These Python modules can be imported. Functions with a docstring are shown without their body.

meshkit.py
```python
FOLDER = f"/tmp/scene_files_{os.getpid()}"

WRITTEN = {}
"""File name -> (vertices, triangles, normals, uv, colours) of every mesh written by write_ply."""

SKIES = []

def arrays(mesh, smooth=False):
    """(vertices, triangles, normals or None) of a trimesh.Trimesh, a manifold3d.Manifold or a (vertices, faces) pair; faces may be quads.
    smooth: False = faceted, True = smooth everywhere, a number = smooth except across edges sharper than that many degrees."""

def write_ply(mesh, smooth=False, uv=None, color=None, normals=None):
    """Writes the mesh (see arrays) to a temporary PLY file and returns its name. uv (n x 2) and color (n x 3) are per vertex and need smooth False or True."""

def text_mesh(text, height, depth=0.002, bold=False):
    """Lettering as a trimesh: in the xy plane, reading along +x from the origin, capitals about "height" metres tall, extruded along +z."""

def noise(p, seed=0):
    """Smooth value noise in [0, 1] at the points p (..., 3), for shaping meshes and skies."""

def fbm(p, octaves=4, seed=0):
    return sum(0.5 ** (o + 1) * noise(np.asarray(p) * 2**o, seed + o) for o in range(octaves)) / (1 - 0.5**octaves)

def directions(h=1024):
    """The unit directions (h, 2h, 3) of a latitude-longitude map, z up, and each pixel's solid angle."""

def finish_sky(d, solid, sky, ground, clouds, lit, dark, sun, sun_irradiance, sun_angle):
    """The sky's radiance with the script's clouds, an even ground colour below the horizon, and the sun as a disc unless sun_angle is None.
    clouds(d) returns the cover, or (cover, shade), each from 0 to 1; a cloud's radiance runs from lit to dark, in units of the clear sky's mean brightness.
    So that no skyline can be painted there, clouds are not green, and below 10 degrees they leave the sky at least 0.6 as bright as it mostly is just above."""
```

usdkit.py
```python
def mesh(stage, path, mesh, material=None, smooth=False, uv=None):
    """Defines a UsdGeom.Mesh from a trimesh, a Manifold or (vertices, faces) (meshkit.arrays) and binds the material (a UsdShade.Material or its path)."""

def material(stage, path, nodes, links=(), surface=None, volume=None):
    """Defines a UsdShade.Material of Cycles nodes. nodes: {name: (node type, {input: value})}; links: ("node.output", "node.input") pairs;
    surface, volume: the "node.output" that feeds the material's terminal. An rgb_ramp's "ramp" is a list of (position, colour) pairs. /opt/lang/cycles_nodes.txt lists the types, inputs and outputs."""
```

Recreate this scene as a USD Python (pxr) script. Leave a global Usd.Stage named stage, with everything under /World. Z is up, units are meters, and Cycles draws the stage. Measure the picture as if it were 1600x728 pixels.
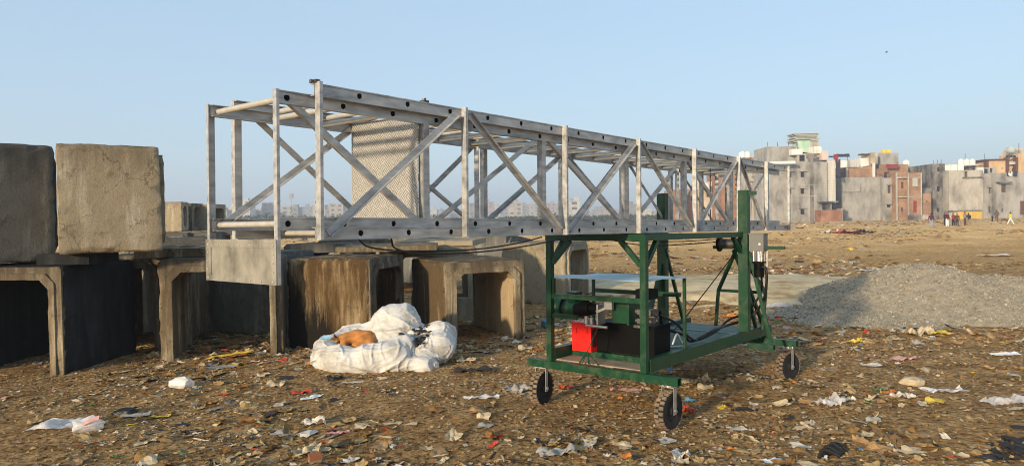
import math, random
import numpy as np, trimesh, manifold3d as m3
from manifold3d import Manifold as MF
import usdkit, meshkit
from pxr import Usd, UsdGeom, UsdLux, UsdShade, Gf, Sdf, Vt

stage = Usd.Stage.CreateInMemory()
UsdGeom.SetStageUpAxis(stage, 'Z')
World = UsdGeom.Xform.Define(stage, '/World'); stage.SetDefaultPrim(World.GetPrim())
UsdGeom.Scope.Define(stage, '/World/Looks')
rng = np.random.default_rng(7); random.seed(7)

# ------------------------------------------------------------------ camera, sky, sun, exposure
FPX, HOR, ROLL, EYE = 1134.3, 342.86, -0.0177, 1.55
PITCH = math.atan((364 - HOR) / FPX)
cr, sr = math.cos(ROLL), math.sin(ROLL)
FW = np.array([0, math.cos(PITCH), -math.sin(PITCH)]); U0 = np.array([0, math.sin(PITCH), math.cos(PITCH)]); R0 = np.array([1., 0, 0])
RT = cr * R0 + sr * U0; UP = cr * U0 - sr * R0; EY = np.array([0, 0, EYE])
cam = UsdGeom.Camera.Define(stage, '/World/camera')
cam.AddTransformOp().Set(Gf.Matrix4d(*[float(x) for x in (*RT, 0, *UP, 0, *(-FW), 0, *EY, 1)]))
cam.CreateHorizontalApertureAttr(36.0); cam.CreateFocalLengthAttr(36.0 * FPX / 1600)
cam.CreateClippingRangeAttr((0.1, 20000.0))
cam.CreateExposureAttr(0.6)
SUN_AZ, SUN_EL = math.atan2(-0.575, -0.818), math.radians(12)
SUN = np.array([math.sin(SUN_AZ) * math.cos(SUN_EL), math.cos(SUN_AZ) * math.cos(SUN_EL), math.sin(SUN_EL)])
sun = UsdLux.DistantLight.Define(stage, '/World/sun')
sun.CreateIntensityAttr(1.0); sun.CreateAngleAttr(2.5); sun.CreateNormalizeAttr(True); sun.CreateColorAttr(Gf.Vec3f(1.0, 0.81, 0.57))
zx = SUN / np.linalg.norm(SUN); xx = np.cross([0, 0, 1], zx); xx /= np.linalg.norm(xx); yx = np.cross(zx, xx)
sun.AddTransformOp().Set(Gf.Matrix4d(*[float(v) for v in (*xx, 0, *yx, 0, *zx, 0, 0, 0, 50, 1)]))
SKY_STRENGTH = 0.13
usdkit.material(stage, '/World/Looks/sky_look', {
    'sky': ('sky_texture', {'sky_type': 'single_scattering', 'sun_disc': False, 'sun_elevation': SUN_EL, 'sun_rotation': SUN_AZ, 'altitude': 200.0, 'air_density': 1.0, 'aerosol_density': 2.0, 'ozone_density': 1.0}),
    'veil': ('mix', {'fac': .6, 'color2': (2.72, 3.85, 5.15)}),
    'bg': ('background_shader', {'strength': SKY_STRENGTH})}, [('sky.color', 'veil.color1'), ('veil.color', 'bg.color')], surface='bg.background')
sky = UsdLux.DomeLight.Define(stage, '/World/sky')
sky.GetPrim().SetCustomDataByKey('kind', 'structure')
UsdShade.MaterialBindingAPI.Apply(sky.GetPrim()).Bind(UsdShade.Material.Get(stage, '/World/Looks/sky_look'))

# ------------------------------------------------------------------ helpers
def ray(px, py): return RT * (px - 800) / FPX + UP * (364 - py) / FPX + FW
def G(px, py, z=0.):                                   # the ground point seen at a pixel of the 1600 x 728 photograph
    r = ray(px, py); return EY + r * (z - EYE) / r[2]
def D(px, py, d):                                      # the point at depth y = d
    r = ray(px, py); return EY + r * d / r[1]

used = {}
def numbered(parent, name):
    k = (str(parent), name); n = used.get(k, 0); used[k] = n + 1
    return name if n == 0 else f'{name}_{n:03d}'
def meta(prim, label=None, cat=None, group=None, kind=None):
    for k, v in (('label', label), ('category', cat), ('group', group), ('kind', kind)):
        if v: prim.SetCustomDataByKey(k, v)
def m4(R=np.eye(3), t=(0, 0, 0)):                      # columns of R are the local axes
    R = np.asarray(R, float); return Gf.Matrix4d(*[float(x) for x in (*R[:, 0], 0, *R[:, 1], 0, *R[:, 2], 0, *t, 1)])
def rz(a): c, s = math.cos(a), math.sin(a); return np.array([[c, -s, 0], [s, c, 0], [0, 0, 1.]])
def rx(a): c, s = math.cos(a), math.sin(a); return np.array([[1., 0, 0], [0, c, -s], [0, s, c]])
def ry(a): c, s = math.cos(a), math.sin(a); return np.array([[c, 0, s], [0, 1., 0], [-s, 0, c]])
def thing(name, label, cat, loc=(0, 0, 0), R=np.eye(3), group=None, kind=None):
    x = UsdGeom.Xform.Define(stage, '/World/' + numbered('/World', name))
    x.AddTransformOp().Set(m4(R, loc)); meta(x.GetPrim(), label, cat, group, kind)
    return str(x.GetPath())
def part(parent, name, mesh, mat, smooth=False, label=None, kind=None):
    p = usdkit.mesh(stage, parent + '/' + numbered(parent, name), mesh, M[mat], smooth=smooth)
    meta(p.GetPrim(), label, None, None, kind); return str(p.GetPath())
def single(name, mesh, mat, label, cat, group=None, kind=None, smooth=False, loc=None, R=np.eye(3)):
    p = usdkit.mesh(stage, '/World/' + numbered('/World', name), mesh, M[mat], smooth=smooth)
    if loc is not None: p.AddTransformOp().Set(m4(R, loc))
    meta(p.GetPrim(), label, cat, group, kind); return str(p.GetPath())

def box(x0, x1, y0, y1, z0, z1):
    return MF.cube([x1 - x0, y1 - y0, z1 - z0]).translate([x0, y0, z0])
def cbox(c, s, R=None):
    b = MF.cube([float(v) for v in s], True)
    if R is not None: b = b.transform(np.hstack([np.asarray(R, float), np.zeros((3, 1))]))
    return b.translate([float(v) for v in c])
def frame(d):
    d = np.asarray(d, float); d /= np.linalg.norm(d); a = np.array([0, 0, 1.]) if abs(d[2]) < .95 else np.array([1., 0, 0])
    x = np.cross(a, d); x /= np.linalg.norm(x); return np.column_stack([x, np.cross(d, x), d])
def bar(p, q, w, h):                                   # box bar from p to q
    p, q = np.asarray(p, float), np.asarray(q, float)
    return cbox((p + q) / 2, (w, h, np.linalg.norm(q - p)), frame(q - p))
def cyl(p, q, r, r2=None, n=20):
    p, q = np.asarray(p, float), np.asarray(q, float)
    c = MF.cylinder(float(np.linalg.norm(q - p)), r, r if r2 is None else r2, n)
    return c.transform(np.hstack([frame(q - p), p[:, None]]))
def pipe(p, q, ro, ri, n=16): 
    d = (np.asarray(q, float) - p) / np.linalg.norm(np.asarray(q, float) - p)
    return cyl(p, q, ro, n=n) - cyl(np.asarray(p) - d * .01, np.asarray(q) + d * .01, ri, n=n)
def U(*ms): return MF.batch_boolean([m for m in ms if m is not None], m3.OpType.Add)
def tube(pts, r, n=8, sub=5):
    pts = np.asarray(pts, float)
    if sub > 1 and len(pts) > 2:                       # Catmull-Rom
        P = np.vstack([2 * pts[0] - pts[1], pts, 2 * pts[-1] - pts[-2]]); out = []
        for i in range(1, len(P) - 2):
            for t in np.linspace(0, 1, sub, endpoint=False):
                a, b, c, d = P[i - 1:i + 3]; out.append(.5 * (2 * b + (c - a) * t + (2 * a - 5 * b + 4 * c - d) * t * t + (3 * b - a - 3 * c + d) * t ** 3))
        pts = np.vstack([out, pts[-1]])
    V, Fc = [], []
    for i, p in enumerate(pts):
        d = pts[min(i + 1, len(pts) - 1)] - pts[max(i - 1, 0)]; f = frame(d)
        for k in range(n): a = 2 * math.pi * k / n; V.append(p + f[:, 0] * r * math.cos(a) + f[:, 1] * r * math.sin(a))
    for i in range(len(pts) - 1):
        for k in range(n): a, b = i * n + k, i * n + (k + 1) % n; Fc.append([a, b, b + n, a + n])
    V += [pts[0], pts[-1]]; e = len(pts) * n
    T = [t for q in Fc for t in ([q[0], q[1], q[2]], [q[0], q[2], q[3]])]
    T += [[e, (k + 1) % n, k] for k in range(n)] + [[e + 1, e - n + k, e - n + (k + 1) % n] for k in range(n)]
    return trimesh.Trimesh(np.array(V), np.array(T), process=False)
def arr(m):
    v, f, _ = meshkit.arrays(m); return v, f
def join(*ms):
    ms = [trimesh.Trimesh(*arr(m), process=False) for m in ms]; return trimesh.util.concatenate(ms)
def moved(m, R, t): v, f = arr(m); return trimesh.Trimesh(v @ np.asarray(R).T + np.asarray(t), f, process=False)
def rough(m, L, amp, sc, seed=0, taubin=0):            # refine and displace along the normals by noise
    if isinstance(m, MF): m = m.refine_to_length(L)
    v, f = arr(m); t = trimesh.Trimesh(v, f, process=True)
    if taubin: trimesh.smoothing.filter_taubin(t, iterations=taubin)
    n = t.vertex_normals; d = (meshkit.fbm(t.vertices / sc + seed * 7.3, 3, seed) - .5) * 2 * amp
    return trimesh.Trimesh(t.vertices + n * d[:, None], t.faces, process=False)

# ------------------------------------------------------------------ materials
M = {}
def mat(name, stops, scale=6, rough_=.8, metal=0., bump=.3, bdist=.01, stretch=(1, 1, 1), detail=6, world=False, spec=.3, bscale=None, extra=None):
    nodes = {'tc': ('geometry', {}) if world else ('texture_coordinate', {}), 'mp': ('mapping', {'scale': stretch}),
             'n': ('noise_texture', {'scale': scale, 'detail': float(detail), 'roughness': .62}), 'r': ('rgb_ramp', {'ramp': stops}),
             'n2': ('noise_texture', {'scale': bscale or scale * 4, 'detail': 6., 'roughness': .65}), 'b': ('bump', {'strength': bump, 'distance': bdist}),
             'p': ('principled_bsdf', {'roughness': rough_, 'metallic': metal, 'specular_ior_level': spec})}
    links = [('tc.position' if world else 'tc.object', 'mp.vector'), ('mp.vector', 'n.vector'), ('n.fac', 'r.fac'), ('mp.vector', 'n2.vector'), ('n2.fac', 'b.height'), ('b.normal', 'p.normal'), ('r.color', 'p.base_color')]
    if extra: extra(nodes, links)
    M[name] = usdkit.material(stage, '/World/Looks/' + name, nodes, links, surface='p.BSDF')
def flat(c, k=.75): return [(.3, tuple(x * k for x in c)), (.7, c)]

mat('aluminium', [(.3, (.20, .198, .195)), (.48, (.345, .343, .335)), (.66, (.48, .475, .46))], 11, .45, .35, .2, .002, detail=8, spec=.5, stretch=(.5, 2, 2))
mat('rung_metal', [(.3, (.34, .32, .275)), (.7, (.50, .475, .42))], 12, .5, .3, .15, .002, spec=.5)
def plate_extra(nodes, links):                         # raised tread bars in a woven pattern, polished by wear
    nodes.update({'sx': ('separate_xyz', {}), 'ck': ('checker_texture', {'scale': 21., 'color1': (1, 1, 1), 'color2': (0, 0, 0)}), 'cv': ('combine_xyz', {}), 'a': ('math', {'math_type': 'add'}), 's': ('math', {'math_type': 'subtract'}),
                  'wa': ('wave_texture', {'scale': 17., 'profile': 'sine', 'bands_direction': 'x'}), 'wb': ('wave_texture', {'scale': 17., 'profile': 'sine', 'bands_direction': 'y'}),
                  'mx': ('mix', {}), 'b2': ('bump', {'strength': .9, 'distance': .006}), 'wr': ('rgb_ramp', {'ramp': [(.35, (.76, .75, .72)), (.7, (1.16, 1.15, 1.12))]}), 'wm': ('mix', {'mix_type': 'multiply', 'fac': 1.})})
    links += [('tc.object', 'sx.vector'), ('sx.y', 'a.value1'), ('sx.z', 'a.value2'), ('sx.y', 's.value1'), ('sx.z', 's.value2'), ('a.value', 'cv.x'), ('s.value', 'cv.y'),
              ('cv.vector', 'ck.vector'), ('cv.vector', 'wa.vector'), ('cv.vector', 'wb.vector'), ('ck.fac', 'mx.fac'), ('wa.color', 'mx.color1'), ('wb.color', 'mx.color2'), ('mx.color', 'b2.height'), ('b.normal', 'b2.normal'),
              ('mx.color', 'wr.fac'), ('r.color', 'wm.color1'), ('wr.color', 'wm.color2'), ('wm.color', 'p.base_color')]
    links.remove(('b.normal', 'p.normal')); links.remove(('r.color', 'p.base_color')); links.append(('b2.normal', 'p.normal'))
mat('tread_plate', [(.3, (.41, .395, .36)), (.7, (.55, .53, .49))], 5, .4, .4, .2, .002, spec=.5, extra=plate_extra)
mat('panel_metal', [(.34, (.13, .125, .10)), (.48, (.235, .22, .18)), (.66, (.33, .31, .26))], 6, .5, .3, .4, .003, spec=.5, stretch=(1, 1.2, .9), detail=10)
def dusty(n, l):                                       # dried mud splashes and rubbed edges on the paint
    n.update({'dn': ('noise_texture', {'scale': 7., 'detail': 10., 'roughness': .75}), 'dr': ('map_range', {'from_min': .50, 'from_max': .72, 'to_min': .0, 'to_max': .30, 'clamp': True}), 'dm': ('mix', {'color2': (.12, .09, .055)}), 'rr': ('map_range', {'from_min': .5, 'from_max': .7, 'to_min': .38, 'to_max': .8, 'clamp': True})})
    l.remove(('r.color', 'p.base_color')); l.extend([('tc.object', 'dn.vector'), ('dn.fac', 'dr.value'), ('dr.result', 'dm.fac'), ('r.color', 'dm.color1'), ('dm.color', 'p.base_color'), ('dn.fac', 'rr.value'), ('rr.result', 'p.roughness')])
mat('green_paint', [(.3, (.0003, .027, .010)), (.7, (.0008, .044, .016))], 14, .4, 0, .1, .002, spec=.35, extra=dusty)
mat('black_paint', flat((.003, .003, .003)), 9, .6, 0, .1, .002, spec=.08)
mat('red_plastic', flat((.75, .010, .006), .9), 8, .35, 0, .05, .002, spec=.5)
mat('red_dark', flat((.09, .012, .012), .6), 30, .5, 0, .05, .002)
mat('rubber', [(.35, (.010, .010, .010)), (.7, (.022, .021, .020))], 15, .85, 0, .4, .003)
mat('dusty_rubber', [(.35, (.10, .075, .05)), (.7, (.24, .18, .12))], 15, .95, 0, .4, .004)
mat('steel', [(.3, (.40, .39, .37)), (.7, (.62, .61, .58))], 20, .35, .85, .1, .001, spec=.5)
mat('dark_steel', [(.3, (.05, .05, .048)), (.7, (.14, .13, .12))], 20, .45, .6, .3, .002, spec=.5)
mat('grey_box', flat((.14, .145, .138), .85), 7, .5, 0, .1, .002)
mat('blue_sheet', [(.3, (.28, .42, .48)), (.7, (.40, .56, .62))], 6, .45, 0, .15, .003)
mat('deck_sheet', [(.3, (.03, .07, .055)), (.7, (.075, .14, .115))], 5, .55, .0, .2, .003, spec=.2)
mat('plywood', [(.3, (.16, .12, .08)), (.7, (.34, .28, .21))], 5, .8, 0, .3, .003, stretch=(4, 1, 1))
mat('rope', flat((.035, .02, .012)), 40, .9)
mat('black_rubber_hose', flat((.008, .008, .008)), 10, .45, 0, .05)
mat('white_plastic', flat((.72, .72, .70), .92), 5, .45, 0, .1, .003)

def concrete(name, lo, hi, dark, amount, seed=0, grime=(.05, .042, .033), top=.9, crack=.8):
    """pale cement with vertical run-off streaks, blotches, hair cracks, grime along the top edge and a fine pitted skin"""
    nodes = {'tc': ('texture_coordinate', {}), 'mp': ('mapping', {'location': (seed * 3.1, seed * 1.7, seed * .9)}), 'ms': ('mapping', {'scale': (3.2, 3.2, .42), 'location': (seed, seed * 2., 0)}), 'md': ('mapping', {'scale': (13., 13., .7), 'location': (seed, seed * 2., 0)}),
             'n': ('noise_texture', {'scale': 2.2, 'detail': 10., 'roughness': .68}), 'r': ('rgb_ramp', {'ramp': [(.34, lo), (.62, hi)]}),
             'st': ('noise_texture', {'scale': 1.6, 'detail': 9., 'roughness': .66}), 'sr': ('rgb_ramp', {'ramp': [(.5 - amount * .5, (1, 1, 1)), (.74 - amount * .45, (0, 0, 0))]}),
             'mx': ('mix', {'color1': dark}), 'bl': ('noise_texture', {'scale': 6., 'detail': 10., 'roughness': .78}), 'br': ('rgb_ramp', {'ramp': [(.54, (0, 0, 0)), (.70, (1, 1, 1))]}),
             'mb': ('mix', {'color2': grime}), 'f': ('noise_texture', {'scale': 60., 'detail': 6., 'roughness': .75}), 'fr': ('rgb_ramp', {'ramp': [(.32, (.72, .71, .69)), (.5, (1., 1., 1.)), (.68, (1.12, 1.12, 1.1))]}), 'mf': ('mix', {'mix_type': 'multiply', 'fac': 1.}),
             'v': ('voronoi_texture', {'scale': 26.}), 'vr': ('rgb_ramp', {'ramp': [(.0, (0, 0, 0)), (.22, (1, 1, 1))]}),
             'dn': ('noise_texture', {'scale': 1., 'detail': 8., 'roughness': .7}), 'sx': ('separate_xyz', {}), 'dz': ('math', {'math_type': 'multiply_add', 'value2': .9}), 'dr': ('map_range', {'from_min': 1.25 + .35 * (1 - top), 'from_max': 1.66 + .35 * (1 - top), 'to_min': 0., 'to_max': .85, 'clamp': True}), 'mt': ('mix', {'color2': grime}),
             'wn': ('noise_texture', {'scale': 3., 'detail': 6., 'roughness': .6}), 'wv': ('vector_math', {'math_type': 'multiply_add', 'vector2': (.5, .5, .5)}), 'ck': ('voronoi_texture', {'scale': 1.5, 'feature': 'distance_to_edge'}), 'cr': ('map_range', {'from_min': 0., 'from_max': .012, 'to_min': crack, 'to_max': 0., 'clamp': True}), 'cn': ('noise_texture', {'scale': 1.3, 'detail': 2.}), 'cs': ('map_range', {'from_min': .5, 'from_max': .6, 'clamp': True}), 'cm': ('math', {'math_type': 'multiply'}), 'mc': ('mix', {'color2': tuple(x * .6 for x in grime)}),
             'ad': ('mix', {'mix_type': 'multiply', 'fac': .5}), 'b': ('bump', {'strength': .7, 'distance': .014}), 'b2': ('bump', {'strength': .5, 'distance': .03}),
             'p': ('principled_bsdf', {'roughness': .93, 'specular_ior_level': .12})}
    links = [('tc.object', 'mp.vector'), ('tc.object', 'ms.vector'), ('tc.object', 'md.vector'), ('mp.vector', 'n.vector'), ('ms.vector', 'st.vector'), ('mp.vector', 'bl.vector'), ('mp.vector', 'f.vector'), ('mp.vector', 'v.vector'), ('md.vector', 'dn.vector'),
             ('n.fac', 'r.fac'), ('st.fac', 'sr.fac'), ('sr.color', 'mx.fac'), ('r.color', 'mx.color2'), ('bl.fac', 'br.fac'), ('br.color', 'mb.fac'), ('mx.color', 'mb.color1'),
             ('tc.object', 'sx.vector'), ('dn.fac', 'dz.value1'), ('sx.z', 'dz.value3'), ('dz.value', 'dr.value'), ('dr.result', 'mt.fac'), ('mb.color', 'mt.color1'),
             ('mp.vector', 'wn.vector'), ('wn.color', 'wv.vector1'), ('mp.vector', 'wv.vector3'), ('wv.vector', 'ck.vector'), ('ck.distance', 'cr.value'), ('mp.vector', 'cn.vector'), ('cn.fac', 'cs.value'), ('cr.result', 'cm.value1'), ('cs.result', 'cm.value2'), ('cm.value', 'mc.fac'), ('mt.color', 'mc.color1'),
             ('f.fac', 'fr.fac'), ('mc.color', 'mf.color1'), ('fr.color', 'mf.color2'),
             ('v.distance', 'vr.fac'), ('f.color', 'ad.color1'), ('vr.color', 'ad.color2'), ('bl.fac', 'b2.height'), ('b2.normal', 'b.normal'), ('ad.color', 'b.height'), ('b.normal', 'p.normal'), ('mf.color', 'p.base_color')]
    return nodes, links
def cmat(name, *a, **k):
    n, l = concrete(name, *a, **k); M[name] = usdkit.material(stage, '/World/Looks/' + name, n, l, surface='p.BSDF')
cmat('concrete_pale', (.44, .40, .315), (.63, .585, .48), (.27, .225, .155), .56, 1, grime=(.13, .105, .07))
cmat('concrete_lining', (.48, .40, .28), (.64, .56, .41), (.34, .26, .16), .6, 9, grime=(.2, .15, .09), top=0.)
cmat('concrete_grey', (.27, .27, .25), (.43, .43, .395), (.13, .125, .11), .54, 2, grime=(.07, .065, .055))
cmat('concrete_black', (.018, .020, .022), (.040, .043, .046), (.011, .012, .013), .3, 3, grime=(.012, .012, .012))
cmat('concrete_tan', (.32, .27, .185), (.52, .45, .325), (.12, .092, .058), .48, 4)
cmat('concrete_stained', (.40, .325, .205), (.60, .51, .345), (.10, .068, .035), .56, 5, top=.7)
# the moss-black block: growth creeping up from its lower left corner
n, l = concrete('x', (.20, .14, .07), (.46, .36, .21), (.07, .042, .018), .44, 6, top=.2)
n.update({'sx': ('separate_xyz', {}), 'a': ('math', {'math_type': 'multiply_add', 'value2': .85, 'value3': .25}), 'bz': ('math', {'math_type': 'multiply_add', 'value2': -.80}), 'nn': ('math', {'math_type': 'multiply_add', 'value2': 1.7}),
          'rr': ('rgb_ramp', {'ramp': [(.72, (0, 0, 0)), (.95, (1, 1, 1))]}), 'mk': ('mix', {'color2': (.012, .010, .008)}), 'nz': ('noise_texture', {'scale': 1.5, 'detail': 12., 'roughness': .86})})
l.remove(('mf.color', 'p.base_color')); n.pop('sx'); n['sx'] = ('separate_xyz', {})
l += [('sx.y', 'a.value1'), ('sx.z', 'bz.value1'), ('a.value', 'bz.value3'), ('ms.vector', 'nz.vector'), ('nz.fac', 'nn.value1'), ('bz.value', 'nn.value3'), ('nn.value', 'rr.fac'), ('rr.color', 'mk.fac'), ('mf.color', 'mk.color1'), ('mk.color', 'p.base_color')]
M['concrete_mossy'] = usdkit.material(stage, '/World/Looks/concrete_mossy', n, l, surface='p.BSDF')

# soil: layered patches of damp brown, dry tan, straw crumbs and dust
M['soil'] = usdkit.material(stage, '/World/Looks/soil', {
    'g': ('geometry', {}), 'n1': ('noise_texture', {'scale': .35, 'detail': 6., 'roughness': .6}), 'n2': ('noise_texture', {'scale': 3.2, 'detail': 8., 'roughness': .7}), 'n3': ('noise_texture', {'scale': 22., 'detail': 8., 'roughness': .75}),
    'n4': ('noise_texture', {'scale': 90., 'detail': 4., 'roughness': .7}), 'r2': ('rgb_ramp', {'ramp': [(.28, (.16, .090, .035)), (.46, (.38, .226, .092)), (.60, (.53, .335, .150)), (.75, (.68, .475, .25))]}),
    'r3': ('rgb_ramp', {'ramp': [(.38, (.16, .13, .11)), (.48, (.80, .79, .77)), (.56, (1.1, 1.08, 1.05)), (.66, (1.7, 1.6, 1.4))]}), 'ml': ('mix', {'mix_type': 'multiply', 'fac': 1.}),
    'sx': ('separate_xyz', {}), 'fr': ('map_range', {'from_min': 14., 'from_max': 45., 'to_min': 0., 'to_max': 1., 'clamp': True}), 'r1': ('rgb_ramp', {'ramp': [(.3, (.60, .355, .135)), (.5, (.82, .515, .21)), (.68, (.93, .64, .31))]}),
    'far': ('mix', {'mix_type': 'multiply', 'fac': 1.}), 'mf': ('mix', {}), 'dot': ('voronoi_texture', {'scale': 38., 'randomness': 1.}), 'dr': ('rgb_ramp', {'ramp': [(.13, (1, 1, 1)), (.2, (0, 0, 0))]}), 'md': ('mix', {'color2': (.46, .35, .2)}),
    'dk': ('math', {'math_type': 'multiply', 'value2': .8}), 'n5': ('noise_texture', {'scale': 5., 'detail': 3.}), 'd5': ('rgb_ramp', {'ramp': [(.48, (0, 0, 0)), (.6, (1, 1, 1))]}), 'dm': ('math', {'math_type': 'multiply'}),
    'b0': ('bump', {'strength': .7, 'distance': .16}), 'b1': ('bump', {'strength': .8, 'distance': .05}), 'b2': ('bump', {'strength': .8, 'distance': .012}), 'p': ('principled_bsdf', {'roughness': .97, 'specular_ior_level': .08})},
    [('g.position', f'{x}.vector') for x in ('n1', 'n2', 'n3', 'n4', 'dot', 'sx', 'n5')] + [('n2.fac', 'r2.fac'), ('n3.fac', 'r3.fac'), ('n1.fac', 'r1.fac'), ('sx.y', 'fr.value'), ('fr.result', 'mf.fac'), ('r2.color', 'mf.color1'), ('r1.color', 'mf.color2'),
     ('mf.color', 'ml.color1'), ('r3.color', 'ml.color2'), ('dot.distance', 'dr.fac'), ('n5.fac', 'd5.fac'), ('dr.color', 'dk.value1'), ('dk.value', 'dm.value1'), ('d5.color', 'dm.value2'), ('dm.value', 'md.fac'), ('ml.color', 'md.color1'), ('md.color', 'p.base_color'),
     ('n2.fac', 'b0.height'), ('b0.normal', 'b1.normal'), ('n3.fac', 'b1.height'), ('n4.fac', 'b2.height'), ('b1.normal', 'b2.normal'), ('b2.normal', 'p.normal')], surface='p.BSDF')
mat('gravel_fines', [(.3, (.22, .185, .13)), (.5, (.33, .28, .195)), (.7, (.40, .345, .25))], 9, .95, 0, .9, .03, world=True, bscale=45)
mat('pale_sand', [(.36, (.28, .18, .075)), (.46, (.42, .32, .175)), (.56, (.54, .43, .26)), (.7, (.40, .325, .215))], 1.3, .95, 0, .6, .02, world=True, bscale=25)
STONES = dict(stone_dark=(.20, .178, .138), stone_grey=(.27, .243, .195), stone_buff=(.34, .298, .22), stone_brown=(.23, .195, .14), stone_pale=(.40, .355, .275))
for k, c in STONES.items(): mat(k, flat(c), 30, .9, world=True)
LIT = dict(straw=(.40, .27, .115), cardboard=(.33, .205, .09), off_white=(.62, .56, .46), grey_film=(.33, .315, .28), dark_rag=(.035, .032, .03), dry_leaf=(.24, .12, .035), clay=(.24, .14, .05), pale_tan=(.54, .43, .27),
           red_scrap=(.52, .07, .04), yellow_scrap=(.62, .46, .06), blue_scrap=(.10, .26, .40), pink_scrap=(.58, .32, .30), green_scrap=(.10, .22, .08), orange_scrap=(.56, .20, .04))
for k, c in LIT.items(): mat(k, [(.3, tuple(x * .6 for x in c)), (.7, c)], 18, .75, 0, .3, .004, spec=.25)
mat('woven_white', [(.36, (.33, .315, .28)), (.5, (.46, .45, .425)), (.7, (.54, .53, .51))], 6, .6, 0, .6, .008, bscale=26, spec=.35)
mat('fur_tan', [(.3, (.20, .075, .018)), (.5, (.36, .145, .035)), (.7, (.46, .205, .06))], 9, .8, 0, .5, .004, stretch=(1, 1, 2), bscale=120)
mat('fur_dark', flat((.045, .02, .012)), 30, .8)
mat('dog_nose', flat((.01, .008, .008)), 30, .4)
mat('cyan_cloth', flat((.25, .45, .60), .8), 12, .7)
mat('coir', [(.3, (.20, .115, .035)), (.7, (.42, .27, .10))], 22, .95, 0, .9, .02)
def film(name, c, op):                                 # thin translucent plastic
    M[name] = usdkit.material(stage, '/World/Looks/' + name, {'t': ('transparent_bsdf', {}), 'p': ('principled_bsdf', {'base_color': c, 'roughness': .3}), 'l': ('translucent_bsdf', {'color': c}), 'm1': ('mix_closure', {'fac': .3}), 'm': ('mix_closure', {'fac': op})},
        [('p.BSDF', 'm1.closure1'), ('l.BSDF', 'm1.closure2'), ('t.BSDF', 'm.closure1'), ('m1.closure', 'm.closure2')], surface='m.closure')
film('clear_film', (.75, .72, .70), .6); film('white_film', (.78, .76, .72), .88)

# building looks (world coordinates, metres)
def plaster(name, lo, hi, dirt, sc=.35):
    mat(name, [(.33, dirt), (.44, lo), (.56, hi), (.66, tuple(x * 1.05 for x in hi))], sc * 1.4, .95, 0, .5, .06, world=True, stretch=(1, 1, .45), detail=12, bscale=2.5, spec=.1)
plaster('plaster_grey', (.235, .225, .205), (.33, .32, .295), (.14, .132, .118))
plaster('plaster_tan', (.30, .28, .24), (.42, .395, .345), (.19, .175, .15))
plaster('plaster_dark', (.085, .08, .07), (.19, .18, .16), (.05, .047, .042), .6)
plaster('plaster_cream', (.44, .37, .27), (.55, .48, .37), (.28, .24, .18))
plaster('plaster_white', (.60, .585, .54), (.72, .70, .65), (.42, .40, .36))
plaster('plaster_orange', (.50, .34, .18), (.56, .40, .23), (.42, .28, .15))
plaster('plaster_mint', (.36, .52, .38), (.44, .6, .46), (.28, .42, .32))
plaster('plaster_pink', (.56, .38, .33), (.66, .47, .42), (.45, .32, .28))
plaster('paint_yellow', (.46, .32, .06), (.54, .38, .08), (.36, .25, .05))
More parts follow.
